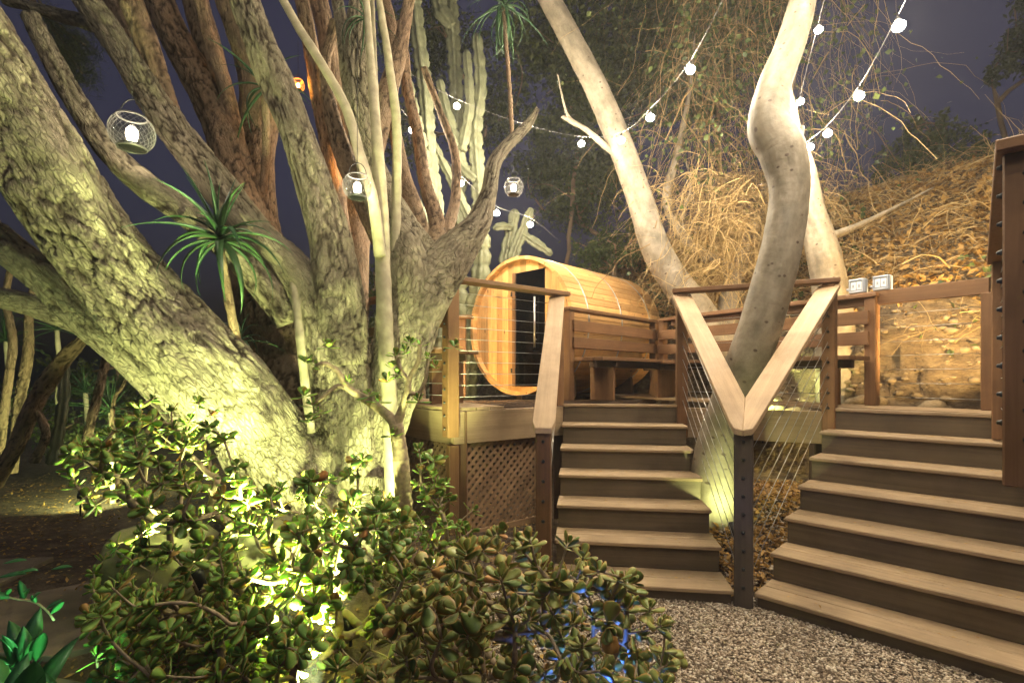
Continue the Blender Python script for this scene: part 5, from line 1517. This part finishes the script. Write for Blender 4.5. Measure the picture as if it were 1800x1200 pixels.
# ---- dry vines and leaf litter on the bank
n = 7000
s_ = rs.uniform(-4.5, 4.6, n); d_ = .55 + 3.3 * rs.random(n) ** .9; bx = CO.x + RD.x * s_ + RN.x * d_; by = CO.y + RD.y * s_ + RN.y * d_; bz = terr(bx, by)
keep = bz > 1.55; bx, by, bz = bx[keep], by[keep], bz[keep]; n = len(bx)
o, _ = strands('dry_vines', np.column_stack([bx, by, bz + rs.uniform(.0, .2, n)]), np.column_stack([rs.normal(size=n), rs.normal(size=n) - .3, rs.uniform(-.1, 1.1, n)]), rs.uniform(.15, .8, n), .0015 + .007 * rs.random(n) ** 4, M_STRAW, droop=1.0, wig=.17, seed=12)
tag(o, 'tangle of dry straw-coloured vines covering the upper bank', 'dry vines')
n = 24000
s_ = rs.uniform(-4.5, 4.8, n); d_ = .3 + 3.6 * rs.random(n); bx = CO.x + RD.x * s_ + RN.x * d_; by = CO.y + RD.y * s_ + RN.y * d_; bz = terr(bx, by)
keep = bz > 1.75 + .5 * rs.random(n); bx, by, bz = bx[keep], by[keep], bz[keep]
o = scatter_leaves('bank_litter', np.column_stack([bx, by, bz + rs.uniform(.0, .12, len(bx))]), .8, .085, M_DRY, seed=13, flat=.35); tag(o, 'fallen brown leaves lying thick on the bank', 'leaf litter')
n = 3800
s_ = rs.uniform(-4.0, 4.6, n); d_ = .8 + 3.2 * rs.random(n); bx = CO.x + RD.x * s_ + RN.x * d_; by = CO.y + RD.y * s_ + RN.y * d_
cl = vnoise(np.column_stack([bx * 1.1, by * 1.1, bx * 0])) > .1; bx, by = bx[cl], by[cl]; bz = terr(bx, by)
o = scatter_leaves('green_ivy', np.column_stack([bx, by, bz + rs.uniform(.03, .22, len(bx))]), .8, .075, M_BUSH, seed=14, aspect=.75); tag(o, 'patches of green ivy leaves among the dry vines', 'ivy')

# ---- curtain of hanging vines behind the thick smooth trunk
n = 760
px_ = np.concatenate([rs.normal(1265, 65, n // 2), rs.uniform(1180, 1560, n - n // 2)]); D_ = rs.uniform(6.6, 8.4, n); py_ = rs.uniform(-160, 300, n)
S_ = np.array([tuple(P(a_, b_, c_)) for a_, b_, c_ in zip(px_, py_, D_)])
o, VP = strands('hanging_vines', S_, np.column_stack([rs.normal(size=n) * .7, rs.normal(size=n) * .5, rs.uniform(-1.2, .5, n)]), rs.uniform(.7, 2.6, n), .0018 + .008 * rs.random(n) ** 4, M_STRAW, seg=12, droop=2.6, wig=.22, seed=15)
tag(o, 'curtain of bare hanging vines behind the thick smooth trunk', 'vines')
pk = VP[:, rs.randint(2, 12, 5)].reshape(-1, 3) + rs.normal(scale=.06, size=(len(VP) * 5, 3))
o = scatter_leaves('vine_leaves', pk, .3, .07, M_BUSH, seed=16, aspect=.8); tag(o, 'sparse green leaves dangling on the hanging vines', 'leaves')
# dense tangle low against the bank
n = 2400
px_ = rs.normal(1310, 75, n); py_ = rs.uniform(300, 500, n); D_ = rs.uniform(6.2, 7.4, n)
S_ = np.array([tuple(P(a_, b_, c_)) for a_, b_, c_ in zip(px_, py_, D_)])
o, _ = strands('vine_tangle', S_, np.column_stack([rs.normal(size=n), rs.normal(size=n) * .5, rs.uniform(-.8, .9, n)]), rs.uniform(.4, 1.2, n), .0014 + .006 * rs.random(n) ** 4, M_STRAW, seg=9, droop=2.0, wig=.2, seed=17)
tag(o, 'bright straw-coloured vine tangle right behind the Y-shaped railing', 'dry vines')

# ---- leafy trees and shrubs behind
def leafy(label, blobs, n, size, mat, trunk=None, seed=1, name='background_tree', cat='tree', aspect=.45):
    r_ = np.random.RandomState(seed); c0 = blobs[0]
    base = P(c0[0], c0[1], c0[2]); s = thing(name, (base.x, base.y, gsurf(base.x, base.y)), label, cat)
    pos = []
    vol = np.array([b[3] ** 2 for b in blobs]); vol = vol / vol.sum()
    for b, v_ in zip(blobs, vol):
        c = np.array(P(b[0], b[1], b[2])); rr_ = b[3] / F * b[2]; m = int(n * v_)
        nc = max(4, m // 45)
        d = r_.normal(size=(nc, 3)); d /= np.linalg.norm(d, axis=1)[:, None]; cc = c + d * rr_ * (r_.random(nc) ** .45)[:, None] * np.array([1, .8, .85])
        k = r_.randint(nc, size=m); pos.append(cc[k] + r_.normal(size=(m, 3)) * rr_ * .13)
    pos = np.vstack(pos); pos[:, 2] = np.maximum(pos[:, 2], terr(pos[:, 0], pos[:, 1]) + .02)
    scatter_leaves('crown', pos, .2, size, mat, s, 'stuff', seed=seed, aspect=aspect)
    nb = 40; k = r_.randint(len(pos), size=nb); tops = [Vector(p) for p in pos[k]]
    b0 = Vector((base.x, base.y, gsurf(base.x, base.y) - .1)) if trunk is None else P(*trunk)
    nodes, par, cnt, ti = grow(b0, tops, seglen=.25, jitter=.06, seed=seed); acc = Acc()
    for C, rad in chains(nodes, par, cnt, ti, .008, .09):
        V, Q, T = tube(C, np.maximum(rad, .004), 6); acc.add(V, Q, T)
    link('trunk', acc.mesh('trunk', True), M_BARKB, s)
    return s
leafy('dark leafy tree towering behind the sauna at top centre', [(1010, 60, 10.5, 120), (1090, 150, 10.5, 110), (1150, 40, 11, 120), (1000, 200, 10.5, 80), (1190, 110, 10.5, 90)], 20000, .12, M_DARKB, seed=31)
leafy('dim olive shrub on the slope directly above the sauna', [(1080, 440, 9.4, 50), (1035, 450, 9.2, 34), (1120, 410, 9.8, 40)], 3500, .08, M_BUSH, seed=32, name='background_shrub', cat='shrub')
leafy('dark bushy tree in the gloom left of the curved pale trunk', [(1010, 340, 11, 80), (960, 300, 11.5, 60), (1060, 300, 11, 70)], 9000, .11, M_DARKB, seed=33)
leafy('dark bush standing on the crest of the bank at right', [(1650, 250, 9.0, 62), (1600, 290, 8.8, 50), (1700, 280, 8.8, 50), (1560, 320, 8.6, 34)], 3600, .10, M_DARKB, seed=34, name='background_shrub', cat='shrub')
leafy('dark tree hanging in at the upper right edge against the sky', [(1800, 90, 10, 52), (1760, 130, 10, 26), (1830, 30, 10, 50)], 1800, .12, M_DARKB, seed=35)
leafy('dark bush at the right end of the crest beside the near post', [(1745, 300, 8.0, 40), (1790, 280, 8, 40)], 1500, .09, M_DARKB, seed=36, name='background_shrub', cat='shrub')
leafy('tall dark vine-hung tree behind the string lights at top right', [(1260, 30, 9.5, 110), (1350, 0, 10, 100), (1230, 150, 9.5, 80)], 11000, .11, M_DARKB, seed=37)
leafy('low dim shrubs beneath the leaning trunk at far left', [(180, 760, 6.8, 50), (110, 760, 7.2, 50), (240, 780, 6.6, 40), (40, 720, 7.5, 50)], 3000, .06, M_BUSH, seed=38, name='background_shrub', cat='shrub')
leafy('black mass of garden shrubs behind the leaning trunk', [(240, 700, 9, 70), (330, 620, 9.5, 60), (120, 660, 9.5, 70)], 2400, .10, M_DARKB, seed=39, name='background_shrub', cat='shrub')
leafy('dark shrub seen between the forked trunk and the left railing', [(640, 520, 8.5, 50), (690, 470, 8.5, 45), (660, 590, 8, 40)], 2000, .08, M_DARKB, seed=40, name='background_shrub', cat='shrub')
leafy('lit greenery glimpsed under the left bench', [(745, 660, 6.9, 30), (725, 640, 7.2, 30), (850, 650, 8.4, 26)], 900, .05, M_BUSH, seed=41, name='background_shrub', cat='shrub')
leafy('dim feathery tree behind the column cacti at top centre', [(760, 70, 11, 100), (850, 200, 11, 80), (700, 230, 11, 70), (900, 90, 11, 70)], 9000, .10, M_DARKB, seed=43)
# pine spray at the top left: needles
s = thing('pine_tree', P(110, 100, 9), 'dark pine sprays against the night sky at top left', 'tree')
cc = np.array([tuple(P(a_, b_, 9)) for a_, b_ in ((110, 60), (130, 95), (145, 130), (100, 90), (120, 120), (150, 80), (90, 40))])
k_ = rs.randint(len(cc), size=2600); pos = cc[k_] + rs.normal(scale=.13, size=(2600, 3))
strands('needles', pos, rs.normal(size=(2600, 3)), rs.uniform(.1, .2, 2600), np.full(2600, .004), M_DARKB, s, 'stuff', seg=2, droop=.2, wig=.05, seed=19)
acc = Acc()
for c_ in cc:
    V, Q, T = tube(catmull(np.array([tuple(P(20, -60, 9)), (np.array(P(60, 10, 9)) + c_) / 2, c_]), .1), .018, 5); acc.add(V, Q, T)
link('trunk', acc.mesh('trunk', True), M_BARKB, s)
# drooping leaves here and there on the boards
n = 260
tx = rs.uniform(-.3, 3.2, n); ty = rs.uniform(4.3, 6.2, n); ok = np.array([in_poly(a_, b_, [(p.x, p.y) for p in poly]) for a_, b_ in zip(tx, ty)])
pos = np.column_stack([tx[ok], ty[ok], np.full(ok.sum(), DZ + .004)])
ex = []
for org, U, Wd, wd in ((R0, U1, W1, SW1), (L0, U2, W2, SW2)):
    for k in range(6):
        for _ in range(16):
            p = org + U * (k * RUN + rs.uniform(.0, .22)) + Wd * rs.uniform(.05, wd - .05); ex.append((p.x, p.y, DZ - (6 - k) * RISE + .004))
o = scatter_leaves('deck_litter', np.vstack([pos, np.array(ex)]), 2.5, .022, M_DRY, seed=20, flat=.9, aspect=.4); tag(o, 'scattered bits of dry leaf on the deck and treads', 'leaf litter')

def mat_glow(name, col, s):
    """glowing clear bulb: emits and lets its own lamp shine through"""
    m, nt, b = newmat(name); nt.nodes.remove(b); L = nt.links.new
    e = N(nt, 'ShaderNodeEmission'); e.inputs[0].default_value = (*col, 1); e.inputs[1].default_value = s
    t = N(nt, 'ShaderNodeBsdfTransparent'); a = N(nt, 'ShaderNodeAddShader'); L(e.outputs[0], a.inputs[0]); L(t.outputs[0], a.inputs[1])
    L(a.outputs[0], nt.nodes['Material Output'].inputs[0])
    m.cycles.emission_sampling = 'NONE'; return m
_lamps = {}
def lamp(name, loc, col, power, radius, parent):
    k = (col, power, radius)
    if k not in _lamps:
        ld = bpy.data.lights.new(name, 'POINT'); ld.energy = power; ld.color = col; ld.shadow_soft_size = radius; _lamps[k] = ld
    o = bpy.data.objects.new(name, _lamps[k]); COL.objects.link(o); o.parent = parent
    pm = LOC.get(parent.name) or WM[parent.name]
    o.matrix_basis = pm.inverted() @ Matrix.Translation(Vector(loc)); return o

# ------------------------------------------------------------------ hanging globe lanterns
def lantern(label, px, py, D, rpx, col, power, mat_shade, amber=False, wire_to=None):
    c = P(px, py, D); r_ = rpx / F * D
    s = thing('globe_lantern', c, label, 'lantern')
    n, m = 22, 9
    acc = Acc()
    lat = np.linspace(R(-52), R(50), m)
    # woven wire: two families of spirals + rings
    for sg in (1, -1):
        for k in range(n):
            a = 2 * math.pi * k / n + sg * np.linspace(0, 1.6, 16); la = np.linspace(R(-52), R(50), 16)
            C = np.stack([np.cos(la) * np.cos(a), np.cos(la) * np.sin(a), np.sin(la)], -1) * r_
            V, Q, T = tube(C + np.array(c), r_ * .0075, 4, False); acc.add(V, Q)
    for la in (R(-52), R(50)):
        a = np.linspace(0, 2 * math.pi, 28); C = np.stack([np.cos(la) * np.cos(a), np.cos(la) * np.sin(a), np.sin(la) + 0 * a], -1) * r_
        V, Q, T = tube(C + np.array(c), r_ * .05, 6, False); acc.add(V, Q)
    link('mesh_shade', acc.mesh('mesh_shade', True), mat_shade, s)
    C = np.array([(0, 0, -.34), (0, 0, -.3), (0, 0, .0), (0, 0, .22), (0, 0, .34), (0, 0, .38)]) * r_ + np.array(c) - np.array([0, 0, .1 * r_])
    V, Q, T = tube(C, np.array([.1, .2, .27, .24, .14, .03]) * r_, 12); link('bulb', mesh_np('bulb', V, [Q, T], True), mat_glow('lantern_bulb', col, power), s)
    u_, v_ = 24, 12
    UU, WW = np.meshgrid(np.linspace(0, 2 * math.pi, u_, endpoint=False), np.linspace(R(38), R(142), v_))
    VV = np.stack([np.cos(UU) * np.sin(WW), np.sin(UU) * np.sin(WW), np.cos(WW)], -1).reshape(-1, 3) * r_ * .97 + np.array(c)
    i, j = np.meshgrid(np.arange(v_ - 1), np.arange(u_), indexing='ij'); a = i * u_ + j; b = i * u_ + (j + 1) % u_
    if not amber: link('glass_globe', mesh_np('glass_globe', VV, np.stack([a, a + u_, b + u_, b], -1).reshape(-1, 4), True), M_JAR, s)
    lamp('lantern_lamp', c, col, power * .30 if not amber else power * .1, r_ * .25, s)
    V, Q, T = tube(np.array([(0, 0, -.80), (0, 0, -.76), (0, 0, -.62), (0, 0, -.5)]) * r_ + np.array(c), np.array([.5, .56, .56, .2]) * r_, 16); link('base', mesh_np('base', V, [Q, T], True), M_BLACK, s)
    top = np.array(c) + np.array([0, 0, .766 * r_])
    a = np.linspace(0, math.pi, 12); C = np.stack([np.cos(a) * .64 * r_, 0 * a, np.sin(a) * .9 * r_], -1) + top
    V, Q, T = tube(C, r_ * .03, 5); link('handle', mesh_np('handle', V, [Q, T], True), M_BLACK, s)
    t0 = top + np.array([0, 0, .9 * r_]); t1 = np.array(P(*wire_to)) if wire_to else t0 + np.array([0, 0, .8])
    V, Q, T = tube(np.array([t0, (t0 + t1) / 2, t1]), .002, 4); link('hanger', mesh_np('hanger', V, [Q, T]), M_BLACK, s)
M_SHADE = mat_plain('wire_mesh_shade', (.16, .15, .14), .4, .5)
M_AMBER = mat_plain('amber_wicker', (.55, .25, .05), .6)
lantern('large round wire-mesh lantern hanging at upper left between the limbs', 232, 233, 3.35, 35, WHITE, 6, M_SHADE)
lantern('round wire-mesh lantern hanging in front of the forked trunk', 628, 328, 3.3, 25, WHITE, 6, M_SHADE)
lantern('small wire-mesh lantern hanging above the sauna near the cactus', 903, 329, 5.2, 17, WHITE, 8, M_SHADE, wire_to=(900, 240, 5.0))
lantern('little amber wicker lantern high among the upper limbs', 524, 150, 4.7, 11, (1, .45, .08), 12, M_AMBER, True)
lantern('little amber wicker lantern just above the mesh lantern on the forked trunk', 612, 287, 4.6, 11, (1, .45, .08), 12, M_AMBER, True)

# ------------------------------------------------------------------ string lights
M_BULB = mat_glow('lit_bulb', (1.0, .95, .88), 9.0)
M_WIRE = mat_plain('light_cable', (.10, .09, .08), .6)
_b = None
def bulb_mesh():
    global _b
    if _b is None:
        C = np.array([(0, 0, .028), (0, 0, .018), (0, 0, .004), (0, 0, -.014), (0, 0, -.029), (0, 0, -.036)])
        V, Q, T = tube(C, [.011, .024, .037, .037, .026, .008], 10); _b = mesh_np('bulb', V, [Q, T], True); _b.materials.append(M_BULB)
    return _b
_s = None
def socket_mesh():
    global _s
    if _s is None:
        C = np.array([(0, 0, .027), (0, 0, .05), (0, 0, .066)]); V, Q, T = tube(C, [.0125, .013, .006], 8); _s = mesh_np('socket', V, [Q, T], True); _s.materials.append(M_BLACK)
    return _s
def light_string(label, nodes, bulbs):
    pts = [n if isinstance(n, Vector) else P(*n) for n in nodes]
    s = thing('string_lights', pts[0], label, 'string lights', None)
    C = catmull(np.array([(p.x, p.y, p.z) for p in pts]), .08)
    V, Q, T = tube(C, .0023, 5); link('wire', mesh_np('wire', V, [Q, T], True), M_WIRE, s)
    for b in bulbs:
        p = b if isinstance(b, Vector) else P(*b); M = Matrix.Translation(p) @ Matrix.Rotation(random.uniform(-.15, .15), 4, 'X')
        o = link('bulb', bulb_mesh(), None, s, M); link('socket', socket_mesh(), None, o, M); lamp('bulb_lamp', p, WHITE, 13.0, .026, o)
up_ = lambda b, d=14: b + Vector((0, 0, .066)) if isinstance(b, Vector) else (b[0], b[1] - d * 5 / b[2], b[2])
S1 = [(803, 186, 6.0), (923, 230, 6.3), (1022, 252, 5.8), (1092, 246, 5.3), (1143, 206, 4.8), (1214, 122, 4.3), (1310, -60, 3.4), (1440, -330, 2.6), Vector((1.15, 1.55, 4.1)), Vector((.45, 1.15, 4.0)), Vector((-.3, .8, 3.95)), Vector((-1.05, .5, 4.0))]  # tail bulbs past the stairs are unseen, added as fill over the jade
light_string('long string of bulbs sagging across the middle from the tree and rising above the stairs, with unseen fill bulbs added over the jade', [(700, 118, 5.6)] + [up_(b) for b in S1] + [Vector((-1.9, .1, 4.2))], S1)
S2 = [(725, 228, 5.2), (810, 321, 5.6), (873, 374, 6.0), (932, 394, 6.4)]
light_string('short string of bulbs slanting down from the big tree to the cactus', [(668, 150, 4.9)] + [up_(b) for b in S2] + [(980, 420, 6.8)], S2)
S3 = [(1424, 258, 5.4), (1455, 234, 4.8), (1510, 168, 4.1), (1580, 45, 3.3), (1690, -180, 2.6), (1880, -560, 2.0), Vector((2.1, 1.0, 4.3)), Vector((1.9, .1, 4.4))]  # last overhead bulbs are unseen, added as fill
light_string('string of bulbs running up to the right corner, over the bank, with unseen fill bulbs added overhead', [(1404, 262, 5.8)] + [up_(b) for b in S3] + [Vector((1.7, -.8, 4.6))], S3)
S4 = [(1389, 246, 5.6), (1407, 178, 5.4), (1439, 52, 5.0), (1490, -150, 4.2), (1560, -470, 3.0)]
light_string('string of bulbs hanging beside the thick smooth trunk', [(1392, 266, 5.8)] + [up_(b) for b in S4] + [(1600, -760, 2.0)], S4)

# ------------------------------------------------------------------ garden spot lights (fixture + lamp)
def uplight(label, loc, aim, col, power, angle=70, blend=.6, radius=.03, name='garden_spotlight'):
    loc = Vector(loc); aim = Vector(aim)
    s = thing(name, loc, label, 'spotlight')
    d = (aim - loc).normalized()
    M = d.to_track_quat('Z', 'Y').to_matrix().to_4x4(); M.translation = loc
    C = np.array([(0, 0, -.10), (0, 0, -.095), (0, 0, -.03), (0, 0, -.004), (0, 0, .0), (0, 0, -.012)])
    V, Q, T = tube(C, [.012, .026, .030, .033, .030, .028], 14); link('housing', mesh_np('housing', V, [Q, T], True), M_BLACK, s, M)
    C = np.array([(0, 0, -.011), (0, 0, -.0075), (0, 0, -.005)]); V, Q, T = tube(C, [.027, .027, .018], 14)
    link('lens', mesh_np('lens', V, [Q, T], True), mat_glow('lamp_lens', col, 12), s, M)
    V, Q, T = tube(np.array([loc - d * .06, loc - d * .07 - Vector((0, 0, .06)), loc - d * .07 - Vector((0, 0, .2))]), .008, 6)
    link('stake', mesh_np('stake', V, [Q, T]), M_BLACK, s)
    ld = bpy.data.lights.new('spot_lamp', 'SPOT'); ld.energy = power; ld.color = col; ld.spot_size = R(angle); ld.spot_blend = blend; ld.shadow_soft_size = radius
    lo_ = bpy.data.objects.new('spot_lamp', ld); COL.objects.link(lo_); lo_.parent = s
    Ml = (-d).to_track_quat('Z', 'Y').to_matrix().to_4x4(); Ml.translation = loc + d * .012
    lo_.matrix_basis = LOC[s.name].inverted() @ Ml
    return s
BLUE = (.08, .22, 1.0)
uplight('small spotlight on the ground directly under the big leaning trunk', P(345, 1000, 2.75), P(110, 240, 3.1), GREEN, 110, 110, .9)
uplight('small spotlight low among the jade stems in front of the burl', P(610, 1085, 2.6), P(470, 560, 3.5), GREEN, 200, 130, .9)
uplight('narrow spotlight near the bottom edge aimed at the upper limbs', P(560, 1230, 2.05), P(300, 180, 3.6), GREEN, 1150, 66, .9)
uplight('small spotlight at the foot of the forked trunk beside the jade', P(775, 1010, 3.1), P(690, 420, 4.1), GREEN, 170, 80, .8)
uplight('small spotlight in the gap between the two flights of steps', (1.56, 3.62, .34), (1.66, 4.35, 1.0), GREEN, 6, 140, .7)
uplight('small spotlight behind the corner bench under the slats', (2.62, 5.35, .95), (2.9, 5.9, 1.9), GREEN, 50, 140, .8)
uplight('warm spotlight on the deck behind the near railing, facing the bank', (3.85, 3.75, 1.32), (3.6, 5.8, 2.9), WARM, 130, 110, .9)
uplight('warm spotlight at the foot of the vine tangle behind the corner bench', (2.75, 6.35, 1.0), (2.8, 7.6, 2.9), WARM, 170, 120, .9)
uplight('warm spotlight on the deck by the left railing facing the sauna', (-.95, 5.3, 1.30), (.1, 6.5, 1.9), WARM, 42, 110, .8)
uplight('dim spotlight among the plants at the far left', (-4.2, 5.0, .25), (-5.4, 7.0, .9), GREEN, 60, 140, .8)
uplight('green spotlight near the broad leaves in the bottom left corner', P(190, 1260, 1.95), P(-40, 1120, 2.0), (.35, 1.0, .45), 9, 120, .9)
uplight('blue spotlight under the right-hand jade bush', (.22, 1.72, .12), (.55, 2.0, .9), BLUE, 6, 130, .8)

# ------------------------------------------------------------------ thin night mist
bm = bmesh.new(); bmesh.ops.create_cube(bm, size=1.0)
for v in bm.verts: v.co = Vector((v.co.x * 104 + 2, v.co.y * 86 + 30, (v.co.z + .5) * 16 - 2))
me = bpy.data.meshes.new('haze'); bm.to_mesh(me); bm.free()
m = bpy.data.materials.new('mist'); m.use_nodes = True; nt = m.node_tree; nt.nodes.clear()
pv = nt.nodes.new('ShaderNodeVolumePrincipled'); pv.inputs['Density'].default_value = .0030; pv.inputs['Color'].default_value = (.9, .9, .95, 1); pv.inputs['Anisotropy'].default_value = .3
ou = nt.nodes.new('ShaderNodeOutputMaterial'); nt.links.new(pv.outputs[0], ou.inputs['Volume'])
hz = link('haze', me, m, None, kind='stuff'); tag(hz, 'thin pale night mist glowing around the bulbs', 'mist')
